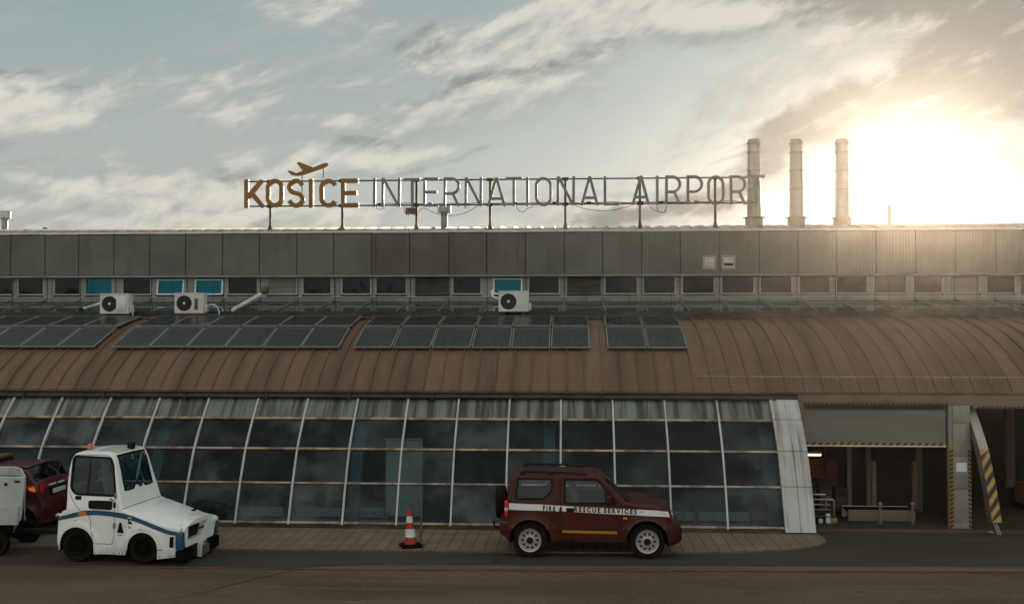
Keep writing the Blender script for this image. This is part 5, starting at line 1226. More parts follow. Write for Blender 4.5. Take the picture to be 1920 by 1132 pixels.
# roof bars, aerial, mirror, wipers
for sd in (-1, 1):
    rr_ = MB(); ys = sd * .56; a, c = J(462, 200), J(930, 203); rr_.tube([(J(466, 192)[0], ys, J(0, 222)[1]), (a[0] + .01, ys, a[1]), (a[0] + .06, ys, a[1] + .012), (c[0], ys, c[1]), (J(955, 185)[0], ys, J(0, 212)[1]), (J(966, 205)[0], ys, J(0, 226)[1])], [.03, .026, .024, .024, .026, .02], 8)
    for zx in (480, 700, 900): x, _ = J(zx, 0); rr_.bbox(x - .05, x + .05, ys - .03, ys + .03, J(0, 226)[1], J(0, 202)[1], .01)
    rr_.build('roof_rail', 'black_plastic', jc)
x, z = J(1022, 222); MB().tube([(x, -.52, z - .02), (x + .01, -.52, z + .14)], .006, 5).build('aerial', 'black_plastic', jc)
for sd in (-1, 1):
    x0, z0 = J(1100, 402); x1, z1 = J(1142, 350); mr = MB().bbox(x0, x1, sd * .86 - .09, sd * .86 + .09, z0, z1, .025).build('wing_mirror', 'paint_red', jc); MB().box(x0 + .03, x1 + .06, sd * .76 - .05, sd * .76 + .05, z0 - .03, z0 + .02).build('mirror_arm', 'black_plastic', mr)
    jm.decal([J(1080, 300), J(1094, 312), J(1178, 412), J(1098, 414), J(1094, 330)], .0055, (sd,)).build('mirror_sail', 'black_plastic', jc)
wp = MB(); a = J(1240, 405); wp.tube([(a[0] + .03, -.5, a[1] + .02), (a[0] - .02, -.1, a[1] + .06)], .010, 5); wp.tube([(a[0] + .03, .05, a[1] + .02), (a[0] - .02, .45, a[1] + .06)], .010, 5); wp.bbox(a[0] + .01, a[0] + .12, -.55, .55, a[1] - .02, a[1] + .012, .008); wp.build('wipers', 'black_plastic', jc)
br_ = MB(); h0, h1 = J(1290, 414), J(1500, 440)
for s_ in (-1, 1): br_.add([(h0[0], s_ * .40 - .06, h0[1] + .005), (h0[0], s_ * .40 + .06, h0[1] + .005), (h1[0], s_ * .36 + .05, h1[1] + .008), (h1[0], s_ * .36 - .05, h1[1] + .008), (h0[0] + .1, s_ * .40, h0[1] + .022), (h1[0] - .1, s_ * .36, h1[1] + .024)], [(0, 1, 4), (1, 2, 5, 4), (2, 3, 5), (3, 0, 4, 5)])
br_.build('bonnet_ridge', 'paint_red', jc)
# cabin
cf = MB().box(-1.45, .55, -.66, .66, .50, .56); cf.bbox(.42, .86, -.62, .62, .60, 1.02, .05); cf.bbox(-1.46, -1.35, -.62, .62, .5, .92, .03); cf.build('cabin_tub', 'black_plastic', jc)
seat(jc, .05, -.34, .58); seat(jc, .05, .34, .58); MB().bbox(-.95, -.80, -.52, .52, .56, 1.08, .05).build('rear_bench', 'seat_cloth', jc)
x, z = J(1040, 372); sw_ = MB(); sw_.tube([(x + .06 * math.cos(a), .34 + .17 * math.sin(a), z - .02 + .16 * math.cos(a)) for a in [2 * math.pi * k / 20 for k in range(21)]], .013, 6, False); sw_.tube([(x, .34, z - .02), (x + .2, .34, z - .16)], .02, 6); sw_.build('steering_wheel', 'black_plastic', jc)

# --- white baggage tug ------------------------------------------------------------------------
TX, TY, TW = -8.62, 18.36, .765
def G(zx, zy): p = at(90 + zx / 4.527, 820 + zy / 4.527, TY); return (p.x - TX, p.z)
tg = thing('baggage_tug', 'small white airport tractor with a blue side stripe and orange cab beacon', 'tractor', (TX - .02, TY + TW + .02, 0.006), R(-5.5))
GR, GF = G(262, 930)[0], G(850, 930)[0]; RR_, RF_ = .315, .285
def gy(x, z):
    w = TW - .005
    if z > 1.0: w -= (z - 1.0) * .16
    if z < .30: w -= (.30 - z) * .15
    xe = G(1165, 850)[0]
    if x > xe - .5: w -= (x - xe + .5) ** 2 * .22
    xr = G(80, 800)[0]
    if x < xr + .3: w -= (xr + .3 - x) ** 2 * .30
    for cx_, r in ((GR, .42), (GF, .39)):
        d_ = math.hypot(x - cx_, z - .30); w += .02 * sm((r + .07 - d_) / .06)
    return w
tp = [G(92, 960), G(78, 900), G(78, 800), G(82, 700), G(88, 676), G(112, 660), G(122, 640), G(160, 628), G(160, 560), G(152, 420), G(156, 280), G(167, 218), G(184, 176), G(208, 151), G(245, 142), G(330, 139), G(440, 140), G(505, 147), G(536, 159), G(552, 177), G(572, 226), G(590, 300), G(612, 400), G(630, 470), G(642, 515), G(650, 555), G(656, 592), G(668, 612), G(700, 626), G(780, 650), G(880, 684), G(980, 720), G(1070, 750), G(1140, 762), G(1178, 770), G(1186, 790), G(1184, 850), G(1180, 905)]
TCH = []
for i in range(len(tp) - 1):
    a, b_ = Vector(tp[i]), Vector(tp[i + 1]); k = max(1, int((b_ - a).length / .08)); TCH += [tuple(a + (b_ - a) * j / k) for j in range(k)]
TCH.append(tp[-1])
TBOT = [G(1158, 905), G(1150, 1012), G(975, 1030)] + arc(GF, .30, .305, -8, 180, 20) + [G(690, 1000), G(415, 997)] + arc(GR, .31, .355, 0, 182, 20) + [G(88, 975)]
tw = round_poly([G(212, 176), G(528, 187), G(556, 240), G(594, 470), G(584, 502), G(238, 492), G(192, 440), G(192, 200)], .075)
def tcrown(x, z):
    if x > G(660, 560)[0]: return .012 + .06 * sm((x - G(660, 560)[0]) / .35)
    return .022 if z > 1.7 else .012
th = Shell(TCH, TBOT, gy, .04, tcrown, [tw], .055)
th.sides().build('body', 'paint_white', tg, angle=30)
i1 = max(i for i, p in enumerate(TCH) if p[1] > G(0, 172)[1] and p[0] < G(560, 0)[0]); i2 = max(i for i, p in enumerate(TCH) if p[1] > G(0, 580)[1]); i0 = min(i for i, p in enumerate(TCH) if p[1] > G(0, 500)[1]); i05 = max(i for i, p in enumerate(TCH) if p[1] < G(0, 190)[1] and p[0] < G(200, 0)[0])
th.strip(0, i0).build('rear_deck', 'paint_white', tg)
th.strip(i0, i05, lambda i, y, w: i in (i0, i05 - 1) or abs(y) > w - .16).build('rear_cab_frame', 'paint_white', tg)
th.strip(i0 + 1, i05 - 1, lambda i, y, w: abs(y) < w - .13, off=-.004).build('rear_window', 'screen_glass', tg)
th.strip(i05, i1).build('cab_roof', 'paint_white', tg)
i3 = [i for i in range(i1, i2) if TCH[i][1] > G(0, 455)[1]][-1]
th.strip(i1, i2, lambda i, y, w: i < i1 + 1 or i > i3 or abs(y) > w - .125).build('windscreen_frame', 'paint_white', tg)
ws = th.strip(i1 + 1, i3 + 1, lambda i, y, w: abs(y) < w - .10, off=-.005).build('windscreen', 'screen_glass', tg)
# black rubber round the windscreen
def on_screen(f, y, off=.006):
    """point on the windscreen, f from top 0 to bottom 1, y across"""
    t = i1 + 1 + f * (i3 - i1); i = int(t); u = t - i; p = Vector(TCH[i]) * (1 - u) + Vector(TCH[min(i + 1, len(TCH) - 1)]) * u; n = th.n[i]; k = tcrown(p.x, p.y) * (1 - (y / .5) ** 2); q_ = p + n * (off + k); return (q_.x, y, q_.y)
def ws_y(f): return gy(*th.inset[i1 + 1]) - .125 + f * .03
out = [(0.0, -1), (0.0, 1), (1.0, 1), (1.0, .42), (.88, .30), (.88, -.30), (1.0, -.42), (1.0, -1)]; pts = []
for k in range(len(out)):
    a, b_ = out[k], out[(k + 1) % len(out)]
    for j in range(6): f = a[0] + (b_[0] - a[0]) * j / 6; y = a[1] + (b_[1] - a[1]) * j / 6; pts.append(on_screen(f, y * ws_y(f)))
MB().tube(pts + [pts[0], pts[1]], .019, 6, False).build('rubber_seal', 'seal', ws)
fillp = [on_screen(f, y, .004) for f, y in ((1.03, .25), (.90, .17), (.90, -.17), (1.03, -.25))]; MB().add(fillp, [(0, 1, 2, 3)]).build('wiper_plinth', 'paint_white', tg)
wpm = MB().tube([on_screen(.97, .0, .03), on_screen(.6, -.19, .03), on_screen(.22, -.36, .025)], .011, 6); wpm.tube([on_screen(.75, -.10, .02), on_screen(.18, -.38, .02)], .008, 5); wpm.bbox(*[v + d_ for v in on_screen(.95, .02, .02) for d_ in (-.03, .03)], .01); wpm.build('wiper', 'black_plastic', tg)
n2 = text_mesh('2', .085, None, .002); o2 = on_screen(.10, -.05, .012); n2.v = [(o2[0] + .012 - b_ * .18, o2[1] + a, o2[2] + b_) for a, y, b_ in n2.v]; n2.build('number', 'stripe_white', tg)
for sd in (-1, 1):
    gw = th.decal(tw, -.014, (sd,)).build('side_window', 'dark_glass', tg); th.ring(tw, .042, .004, (sd,)).build('rubber_seal', 'seal', gw)
    th.decal(stroke([G(346, 176), G(344, 496)], .014), .0, (sd,)).build('sliding_bar', 'seal', gw)
bs = [G(80, 722), G(84, 686), G(150, 672), G(240, 648), G(330, 628), G(430, 622), G(560, 630), G(680, 645), G(780, 672), G(880, 708), G(980, 745), G(1080, 784), G(1165, 802)]; be = [G(1166, 832), G(1080, 820), G(980, 784), G(880, 746), G(780, 710), G(680, 690), G(560, 672), G(430, 664), G(330, 668), G(240, 688), G(150, 706)]
for sd in (-1, 1): th.decal(bs + be, .004, (sd,)).build('blue_stripe', 'stripe_blue', tg)
for sd in (-1, 1):
    dl = th.line(spline([G(186, 470), G(210, 530), G(290, 626), G(372, 672), G(392, 780), G(420, 905)], 3) + [G(578, 910), G(598, 840), G(600, 640), G(598, 500)], .009, .002, (sd,))
    l2 = th.line(spline([G(192, 180), G(240, 164), G(480, 166), G(530, 182), G(560, 240), G(598, 440), G(600, 500)], 3), .007, .002, (sd,)); dl.add(l2.v, l2.f)
    dl.build('door_gap', 'seal', tg)
for sd in (-1, 1): th.decal(round_poly([G(240, 506), G(296, 506), G(296, 538), G(240, 538)], .02), .006, (sd,), thick=.01).build('door_handle', 'seal', tg)
for sd in (-1, 1): th.decal(round_poly([G(360, 542), G(578, 542), G(580, 620), G(366, 612)], .05), .006, (sd,), thick=.012).build('door_vent', 'seal', tg)
for sd in (-1, 1): th.decal(round_poly([G(276, 642), G(350, 636), G(350, 664), G(276, 670)], .012), .012, (sd,), thick=.012).build('side_lamp', 'lamp_amber', tg)
th.decal([G(624, 810), G(646, 724), G(664, 724), G(685, 814)], .005).build('triangle_vent', 'seal', tg)
th.decal([G(632, 824), G(672, 824), G(672, 832), G(632, 832)], .005).build('rust_mark', 'steel_rust', tg)
x, z = G(736, 764); th.text('04', .042, .058, x, z, 0, .006).build('number', 'seal', tg)
em = th.decal([G(722, 672), G(754, 676), G(754, 692), G(722, 690)], .0065); em.build('emblem', 'beige_panel', tg)
em = th.decal([G(718, 733), G(723, 728), G(724, 690), G(752, 692), G(752, 700), G(734, 700), G(734, 716), G(750, 712), G(758, 728), G(764, 733)], .0068); em.build('emblem', 'seal', tg)
for a, c in ((230, 265), (822, 858)): th.decal([G(a, 712 if a < 500 else 774), G(c, 712 if a < 500 else 776), G(c, 718 if a < 500 else 782), G(a, 718 if a < 500 else 780)], .005).build('arch_label', 'louvre', tg)
for zy in (500, 750): x, z = G(600, zy); MB().bbox(x - .02, x + .025, -gy(x, z) - .02, -gy(x, z) - .003, z - .05, z + .05, .006).build('hinge', 'steel_grey', tg)
x, z = G(548, 525); mm = MB().tube([(x, -gy(x, z), z), (x + .08, -gy(x, z) - .05, z - .01), (x + .12, -gy(x, z) - .08, z - .04)], .010, 6); x, z = G(618, 572); mm.bbox(x - .03, x + .02, -gy(x, z) - .09, -gy(x, z) - .06, z - .05, z + .05, .012); mm.build('mirror', 'black_plastic', tg)
th.decal(round_poly([G(1088, 838), G(1120, 838), G(1118, 930), G(1084, 930)], .01), .005).build('headlamp', 'seal', tg)
th.decal(round_poly([G(1122, 836), G(1150, 838), G(1148, 928), G(1120, 930)], .01), .006, thick=.01).build('lamp_cover', 'pale_board', tg)
th.decal([G(980, 942), G(1028, 944), G(1026, 952), G(980, 950)], .005).build('rust_mark', 'steel_rust', tg)
lm = liner(liner(MB(), GR, .31, .355, .75, .44), GF, .30, .305, .75, .44); lm.box(GR - .35, G(1150, 0)[0] - .1, -.34, .34, .20, .55); lm.box(GR + .40, GF - .34, -.60, .60, .20, .40); lm.build('underbody', 'black_rubber', tg)
for x, r in ((GR, RR_), (GF, RF_)):
    for sd in (-1, 1): wheel(tg, r, .20, x, sd * .645, sd, 'plain')
# front end
xn, zn = G(1184, 800)
nz = MB(); zt = zn + .12
th.strip(i2, max(i for i, p in enumerate(TCH) if p[1] > G(0, 771)[1])).build('bonnet', 'paint_white', tg)
fr = solid2d([round_poly([(-.58, zn - .30), (.46, zn - .30), (.54, zn - .08), (.60, zn + .06), (.34, zn + .145), (0, zn + .17), (-.34, zn + .145), (-.60, zn + .06), (-.60, zn - .08)], .04)], [round_poly([(-.50, zn - .19), (.06, zn - .19), (.14, zn - .03), (.26, zn + .075), (-.50, zn + .075)], .04)], 0, .13)
fr.v = [(xn - .07 + y - .05 * max(0, abs(x) - .35), x, z) for x, y, z in fr.v]; fr.build('nose', 'paint_white', tg)
MB().box(xn - .12, xn - .07, -.54, .34, zn - .22, zn + .10).build('grille_recess', 'seal', tg)
MB().bbox(xn + .02, xn + .05, -.50, .12, zn - .06, zn - .035, .005).build('grille_bar', 'black_plastic', tg)
MB().box(xn + .063, xn + .066, -.12, .0, zn + .03, zn + .085).build('nose_badge', 'plate_white', tg)
MB().bbox(xn - .06, xn + .10, .44, .58, zn - .03, zn + .06, .03).build('lamp_pod', 'paint_white', tg)
for sd in (-1, 1):
    y0, y1 = sorted((sd * .575, sd * .69)); b1 = MB().bbox(xn - .10, xn + .045, y0, y1, zn - .33, zn + .0, .03).build('bumper_corner', 'stripe_blue', tg)
    MB().bbox(xn - .10, xn + .07, y0 - (.24 if sd > 0 else 0), y1 + (.24 if sd < 0 else 0), zn - .56, zn - .335, .03).build('rubber_block', 'black_rubber', b1)
MB().bbox(xn - .06, xn + .05, -.42, .42, zn - .54, zn - .31, .02).build('front_beam', 'black_plastic', tg)
ht = MB().bbox(xn + .05, xn + .09, -.17, .15, zn - .58, zn - .30, .012); ht.bbox(xn + .09, xn + .13, -.17, -.11, zn - .58, zn - .32, .012); ht.build('hitch_plate', 'rail_pale', tg)
hk = MB().bbox(xn + .09, xn + .16, -.08, .14, zn - .54, zn - .38, .02); hk.lathe([(.012, -.16), (.012, .10), (.025, .10), (.025, .12), (0, .125)], (xn + .13, .02, zn - .42), 'z', 12); hk.build('hitch', 'steel_rust', tg)
x, z = G(1180, 640); x = G(1010, 700)[0]; MB().bbox(x + .18, x + .25, .10, .20, .86, .895, .012).build('bonnet_catch', 'seal', tg)
for o in kids(tg):
    if o.name.split('.')[0] in ('nose', 'grille_recess', 'grille_bar', 'lamp_pod', 'bumper_corner', 'front_beam'):
        for m_o in [o] + kids(o): m_o.data.transform(Matrix.Scale(1.10, 4, (0, 1, 0)))
for k_, (zx, zy, r_) in enumerate(((670, 612, .007), (760, 645, .005))):
    i = min(range(len(TCH)), key=lambda i: (TCH[i][0] - G(zx, zy)[0]) ** 2 + (TCH[i][1] - G(zx, zy)[1]) ** 2)
    row = th.strip(i, i, off=.001).v
    if k_ == 0: MB().tube(row[2:-2], r_, 5).build('bonnet_seam', 'seal', tg)
for zx, zy in ((430, 985), (470, 985), (640, 985), (675, 985), (1000, 1010), (1120, 1000)):
    x, z = G(zx, zy); MB().lathe([(0, -.008), (.010, -.006), (.012, .004)], (x, -gy(x, z), z), 'y', 8).build('bolt', 'steel_rust', tg)
MB().tube([(xn + .06, .22, zn - .45), (xn + .12, .26, zn - .52), (xn + .10, .30, zn - .60), (xn + .02, .30, zn - .58)], .014, 6).build('hose', 'black_rubber', tg)
# cab roof fittings, inside
x0, z0 = G(232, 128); x1, _ = G(280, 128); be_ = MB(); be_.lathe([(.055, 0), (.055, .02), (.048, .03), (.048, .085), (.04, .10), (0, .105)], (x0 + .06, -.30, z0 + .0), n=20); be_.build('beacon', 'beacon', tg)
x0, z0 = G(500, 122); MB().bbox(x0 + .02, x0 + .13, .05, .17, z0 - .05, z0 + .085, .012).build('camera_box', 'black_plastic', tg)
j0, j1 = [max(i for i, p in enumerate(TCH) if p[0] <= G(q_, 0)[0] and p[1] > 1.6) for q_ in (400, 538)]
th.strip(j0, j1, lambda i, y, w: abs(y) < w - .13, off=.006).build('roof_panel', 'beige_panel', tg)
x, z = G(100, 676); MB().tube([(x - .14, -.62, z - .03), (x - .10, -.64, z), (x + .06, -.64, z)], .022, 8).build('rear_handle', 'rail_pale', tg)
MB().box(GR - .25, G(640, 0)[0] - .05, -.56, .56, .55, .62).build('cab_floor', 'black_plastic', tg)
seat(tg, GR + .25, -.05, .75, .55, 'black_plastic'); dsh = MB().bbox(G(600, 0)[0] - .16, G(640, 0)[0] + .02, -.52, .52, .7, 1.16, .05); dsh.build('dashboard', 'black_plastic', tg)
sw_ = MB(); x = G(520, 0)[0]; sw_.tube([(x + .07 * math.cos(a), -.05 + .17 * math.sin(a), 1.22 + .15 * math.cos(a)) for a in [2 * math.pi * k / 20 for k in range(21)]], .013, 6, False); sw_.tube([(x, -.05, 1.22), (x + .15, -.05, 1.05)], .02, 6); sw_.build('steering_wheel', 'black_plastic', tg)

# --- red hatchback behind the tug ------------------------------------------------------------------
hc = thing('hatchback', 'dark red five door car parked behind the tug, only its tail in view', 'car', (X_at(38, 985, 20.42) - 1.22, 21.10, 0.034))
HW = .80; HR, HF = 1.22, -1.28; HWR = .325
def hy(x, z):
    w = HW - .01
    if z > 1.0: w -= (z - 1.0) * .28
    if z < .45: w -= (.45 - z) * .15
    if x > 1.25: w -= (x - 1.25) ** 2 * .75
    if x < -1.6: w -= (-1.6 - x) ** 2 * .5
    w += .03 * sm((z - .86) / .06) * sm((1.06 - z) / .1)
    for cx_ in (HR, HF): w += .03 * sm((.46 - math.hypot(x - cx_, z - HWR)) / .07)
    return w
hp = [(-2.10, .25), (-2.22, .45), (-2.24, .62), (-2.14, .84), (-1.95, .95), (-1.5, 1.05), (-1.15, 1.10), (-.95, 1.16), (-.4, 1.50), (-.12, 1.585), (.3, 1.63), (.8, 1.64), (1.20, 1.618), (1.34, 1.575), (1.39, 1.53), (1.46, 1.36), (1.53, 1.22), (1.58, 1.16), (1.62, 1.0), (1.64, .82), (1.70, .74), (1.72, .58), (1.70, .42), (1.66, .28)]
hp = [(x, z if z < 1 else 1 + (z - 1) * .74) for x, z in hp]
HCH = []
for i in range(len(hp) - 1):
    a, b_ = Vector(hp[i]), Vector(hp[i + 1]); k = max(1, int((b_ - a).length / .09)); HCH += [tuple(a + (b_ - a) * j / k) for j in range(k)]
HCH.append(hp[-1])
HBOT = [(1.63, .26)] + arc(HR, HWR, .385, -8, 188, 20) + [(.75, .24), (-.80, .24)] + arc(HF, HWR, .385, -8, 188, 20) + [(-1.75, .25)]
hw1 = round_poly([(-.80, 1.14), (-.30, 1.46), (.28, 1.53), (.28, 1.14)], .04); hw2 = round_poly([(.36, 1.14), (.36, 1.53), (1.0, 1.51), (1.08, 1.17)], .05); hw3 = round_poly([(1.12, 1.20), (1.07, 1.49), (1.16, 1.48), (1.26, 1.25)], .03)
hw1, hw2, hw3 = [[(x, 1 + (z - 1) * .74) for x, z in w_] for w_ in (hw1, hw2, hw3)]
hs = Shell(HCH, HBOT, hy, .07, lambda x, z: .03 if z > 1.2 else .05, [hw1, hw2, hw3], .07)
hs.sides().build('body', 'paint_red_dark', hc, angle=30)
def hi(x, z):
    z = z if z < 1 else 1 + (z - 1) * .74
    return min(range(len(HCH)), key=lambda i: (HCH[i][0] - x) ** 2 + (HCH[i][1] - z) ** 2)
a0, a1, a2, a3 = hi(-.95, 1.16), hi(-.12, 1.585), hi(1.36, 1.56), hi(1.53, 1.22)
hs.strip(0, a0).build('bonnet', 'paint_red_dark', hc); hs.strip(a1, a2).build('roof', 'paint_red_dark', hc); hs.strip(a3, len(HCH) - 1).build('tailgate', 'paint_red_dark', hc)
hs.strip(a0, a1, lambda i, y, w: abs(y) > w - .14).build('windscreen_frame', 'paint_red_dark', hc); hs.strip(a0, a1, lambda i, y, w: abs(y) < w - .11, off=-.004).build('windscreen', 'dark_glass', hc)
[hs.strip(a2, a3, lambda i, y, w: sd * y > w - .13).build('rear_pillar', 'paint_red_dark', hc) for sd in (-1, 1)]; hs.strip(a2, a3, lambda i, y, w: abs(y) < w - .06, off=-.003).build('rear_window', 'dark_glass', hc)
for pl2 in (hw1, hw2, hw3):
    for sd in (-1, 1): gw = hs.decal(pl2, -.012, (sd,)).build('side_window', 'dark_glass', hc); hs.ring(pl2, .03, .004, (sd,)).build('rubber_seal', 'seal', gw)
sp_ = hs.strip(hi(1.10, 1.62), a2, lambda i, y, w: abs(y) < w - .05, off=.03).build('spoiler', 'paint_red_dark', hc)
tlp = [(1.36, 1.07), (1.44, 1.085), (1.53, 1.09), (1.59, 1.04), (1.58, .95), (1.48, .98)]
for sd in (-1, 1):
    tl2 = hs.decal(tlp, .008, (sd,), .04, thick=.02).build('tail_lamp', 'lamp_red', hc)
    hs.decal([(1.43, 1.05), (1.54, 1.055), (1.58, 1.02), (1.57, .97), (1.49, .995)], .012, (sd,), .04, thick=.01).build('indicator', MATS.get('lamp_emissive') or emit('lamp_emissive', (1.0, 0.22, 0.06), .45), tl2)  # emission added to brighten the indicator lens
    y0, y1 = sorted((sd * .42, sd * .66)); bw = MB(); 
    bw.prism([(-.0, .0), (.22, .02), (.25, .10), (.20, .17), (.0, .19)], -.02, .02); bw.v = [(1.635 - .02 * (x / .25) - .05 * (abs(x) > .15) * 0 + y, sd * (.64 - x * 1.0), .925 + z) for x, y, z in bw.v]
    bw.build('tail_lamp', 'lamp_red', hc)
MB().bbox(1.69, 1.712, -.26, .26, .86, .96, .006).build('number_plate', 'plate_white', hc)
MB().box(1.64, 1.695, -.34, .34, .82, 1.0).build('plate_recess', 'seal', hc)
for y0, y1 in ((-.33, -.06), (.04, .28)): MB().box(1.61, 1.668, y0, y1, 1.035, 1.07).build('sticker', 'red_print' if False else 'banner_paper', hc)
MB().bbox(1.62, 1.75, -.62, .66, .52, .66, .04).build('rear_bumper', 'paint_red_dark', hc)
lm = liner(liner(MB(), HR, HWR, .385, .78, .48), HF, HWR, .385, .78, .48); lm.box(-1.9, 1.60, -.48, .48, .22, .6); lm.build('underbody', 'black_rubber', hc)
for x in (HR, HF):
    for sd in (-1, 1): wheel(hc, HWR, .20, x, sd * .695, sd, 'alloy')
MB().box(-1.0, 1.6, -.66, .66, .5, .58).build('cabin_floor', 'black_plastic', hc)
for x in (-.2, .75):
    for y in (-.36, .36): seat(hc, x, y, .52, .50)
lb2 = MB().bbox(.12, .40, -.46, .46, 1.49, 1.55, .02).build('light_bar', 'black_plastic', hc); MB().bbox(.10, .42, -.47, .47, 1.552, 1.62, .03).build('light_bar_lens', mat('lens_brown', (.20, .055, .02), .3, coat=.4), lb2)

# --- white open cart towed by the tug -----------------------------------------------------------------
wc = thing('towed_cart', 'white open topped cart towed behind the tug, cut by the picture edge', 'cart', (-12.1, 19.45, 0.006))
def C_(zx, zy): p = at(zx / 4.714, 820 + zy / 4.714, 18.75); return (p.x + 12.1, p.z)
xr_t, zt_ = C_(208, 358); xr_b, zb_ = C_(158, 775)
cp_ = [(-1.3, zb_), (-1.35, zt_ - .02), (xr_t, zt_), (xr_t + .01, zt_ - .06), (xr_b + .03, zb_ + .1), (xr_b - .06, zb_)]
CW = .70
def cy(x, z): return CW - (1.62 - z) * .05
def far(x): return -CW + min(1.35, .07 + 1.55 * max(0, xr_t - x))
bn = MB(); V, T = tri2d([cp_], [], .10)
for sd in (-1, 1):
    m_ = len(V); yo = (lambda x, z: -cy(x, z)) if sd < 0 else (lambda x, z: far(x) - (1.62 - z) * -.02)
    bn.add([(x, yo(x, z), z) for x, z in V] + [(x, yo(x, z) - sd * .035, z) for x, z in V], T + [tuple(i + m_ for i in t) for t in T] + [(b_, a, a + m_, b_ + m_) for a, b_ in border(T)])
bn.build('bin', 'cart_paint', wc, angle=40)
ld = MB(); xs3 = [xr_b - .02 - .12 * k for k in range(12)]; zl = zt_ - .16
ld.add([(x, -CW + .06, zl) for x in xs3] + [(x, far(x) - .02, zl) for x in xs3] + [(x, -CW + .06, zb_ + .02) for x in xs3] + [(x, far(x) - .02, zb_ + .02) for x in xs3], [(i, i + 1, 13 + i, 12 + i) for i in range(11)] + [(24 + i, 25 + i, 37 + i, 36 + i) for i in range(11)] + [(i, i + 1, 25 + i, 24 + i) for i in range(11)] + [(12 + i, 13 + i, 37 + i, 36 + i) for i in range(11)])
ld.build('load', 'black_rubber', wc)
lp = [C_(0, 640), C_(50, 615), C_(170, 603), C_(160, 640), C_(150, 775), C_(0, 785)]
lp = [(-1.3, lp[0][1])] + lp[1:-1] + [(-1.3, lp[-1][1])]
V, T = tri2d([lp], [], .15); m_ = len(V); lpm = MB().add([(x, -cy(x, z) - .045, z) for x, z in V] + [(x, -cy(x, z) + .01, z) for x, z in V], T + [(b_, a, a + m_, b_ + m_) for a, b_ in border(T)]); lpm.build('lower_panel', 'cart_paint', wc)
xs3 = [-1.34 + (xr_t + 1.34) * k / 12 for k in range(13)]
rim_ = MB().tube([(x, -cy(x, zt_) + .015, zt_ + .002) for x in xs3] + [(x, far(x) - .015, zt_ + .002) for x in xs3[::-1]], .020, 8); rim_.build('rim', 'cart_paint', wc)
x, z = C_(50, 415); MB().lathe([(0, -.012), (.032, -.012), (.032, .01)], (x, -cy(x, z), z), 'y', 18).build('filler_cap', 'seal', wc)
x, z = C_(155, 390); MB().box(x - .07, x + .05, -cy(x, z) - .004, -cy(x, z) + .01, z - .025, z + .02).build('marking', 'steel_dark', wc)
chs = MB().bbox(-1.3, xr_b - .42, -.62, -.1, .38, zb_ - .01, .03); chs.build('chassis', 'black_plastic', wc)
x1 = G(80, 0)[0] + TX + 12.1; MB().bbox(xr_b - .4, x1 + .05, -.12, .0, .33, .43, .015).build('drawbar', 'black_plastic', wc)
for x in (C_(-30, 0)[0] - .05, -1.0):
    for sd in (-1, 1): wheel(wc, .24, .16, x, sd * .56, sd, 'plain')

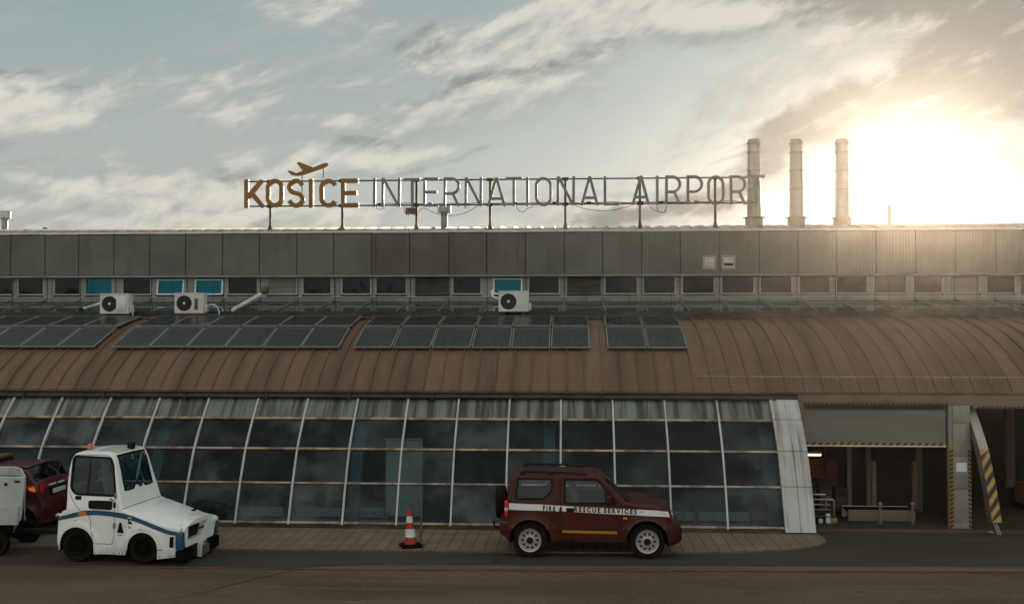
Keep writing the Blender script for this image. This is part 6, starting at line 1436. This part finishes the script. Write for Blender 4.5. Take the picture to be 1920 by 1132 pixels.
# --- traffic cone and hoop --------------------------------------------------------------------------
p = at(770, 1027, 20.05)
cn = thing('traffic_cone', 'red and white striped traffic cone on a black base, standing on the paving', 'traffic cone', (p.x, 20.06, 0.03), .35)
MB().bbox(-.21, .21, -.21, .21, 0, .045, .018).build('base', 'black_rubber', cn)
zs_ = [.045, .20, .365, .49, .615, .735]; rd = lambda z: .128 - (z - .045) * .135
for k, (nm, m_) in enumerate((('red_band', 'cone_red'), ('white_sleeve', 'cone_white'), ('red_band', 'cone_red'), ('white_sleeve', 'cone_white'), ('tip', 'cone_red'))):
    if m_ not in MATS: mat('cone_red', (0.42, 0.022, 0.012), .5, var=.25, scale=6); mat('cone_white', (0.66, 0.69, 0.66), .45, var=.2, scale=6)
    z0, z1 = zs_[k], zs_[k + 1]; e = .003 if k % 2 else 0; pr = [(rd(z0) + e, z0), (rd(z1) + e, z1)]
    if k == 4: pr += [(rd(z1) - .012, z1 + .012), (.012, z1 + .012), (.012, z1 - .05)]
    mb = MB().lathe(pr, n=32); mb.v = [(x - (z - .045) * .055, y, z) for x, y, z in mb.v]; mb.build(nm, m_, cn)
MB().lathe([(.16, .044), (.15, .06), (.128, .062)], n=32).build('foot_ring', 'black_rubber', cn)
p = at(789, 1026, 20.15)
hp_ = thing('hoop_barrier', 'rusty square steel hoop standing just behind the traffic cone', 'barrier', (p.x, 20.18, 0.03))
MB().tube([(-.24, 0, 0), (-.24, 0, .60), (-.22, 0, .625), (-.02, 0, .625), (0, 0, .60), (0, 0, 0)], .024, 8).build('hoop', 'steel_rust', hp_)
for x in (-.24, 0): MB().bbox(x - .05, x + .06, -.06, .06, 0, .012, .004).build('foot_plate', 'steel_dark', hp_)

# --- unseen belt of trees added behind the viewer to darken reflections in the upper windows ---------
rng = random.Random(3); tm = MB()
for k in range(5000):
    x = rng.uniform(-200, 220); y = -95 - rng.uniform(0, 18); h = 9.2 + 1.1 * math.sin(x * .13) + .9 * math.sin(x * .37) + rng.uniform(-.7, .7); z = rng.uniform(.0, 1.0) ** .6 * h; s_ = rng.uniform(.6, 1.5)
    a = [Vector((rng.uniform(-1, 1), rng.uniform(-1, 1), rng.uniform(-1, 1))) * s_ + Vector((x, y, z)) for _ in range(3)]; tm.add(a, [(0, 1, 2)])
tm.box(-200, 220, -114, -113, 0, 8)
tag(tm.build('reflection_wood', mat('reflection_foliage', (0.016, 0.020, 0.011), .95, var=.4, scale=.2), recalc=False), 'dark wood added out of view behind the viewer for the window reflections', 'wood', kind='stuff')

# ------------------------------------------------------------------ haze volume added to stand in for the warm veil of lens flare
hz_ = MB().box(-425, 425, -325, 425, -1, 13.2)
hm_ = bpy.data.materials.new('air'); hm_.use_nodes = True; t = hm_.node_tree; t.nodes.clear(); n = NT(t)
ov = n.node('ShaderNodeOutputMaterial'); pv = n.node('ShaderNodeVolumePrincipled', {'Color': (1.0, 0.90, 0.76, 1), 'Density': HAZE, 'Anisotropy': 0.90}); n.l.new(pv.outputs[0], ov.inputs['Volume'])
tag(hz_.build('haze', hm_), kind='stuff', label='thin warm haze added to veil the terminal in sun glow')
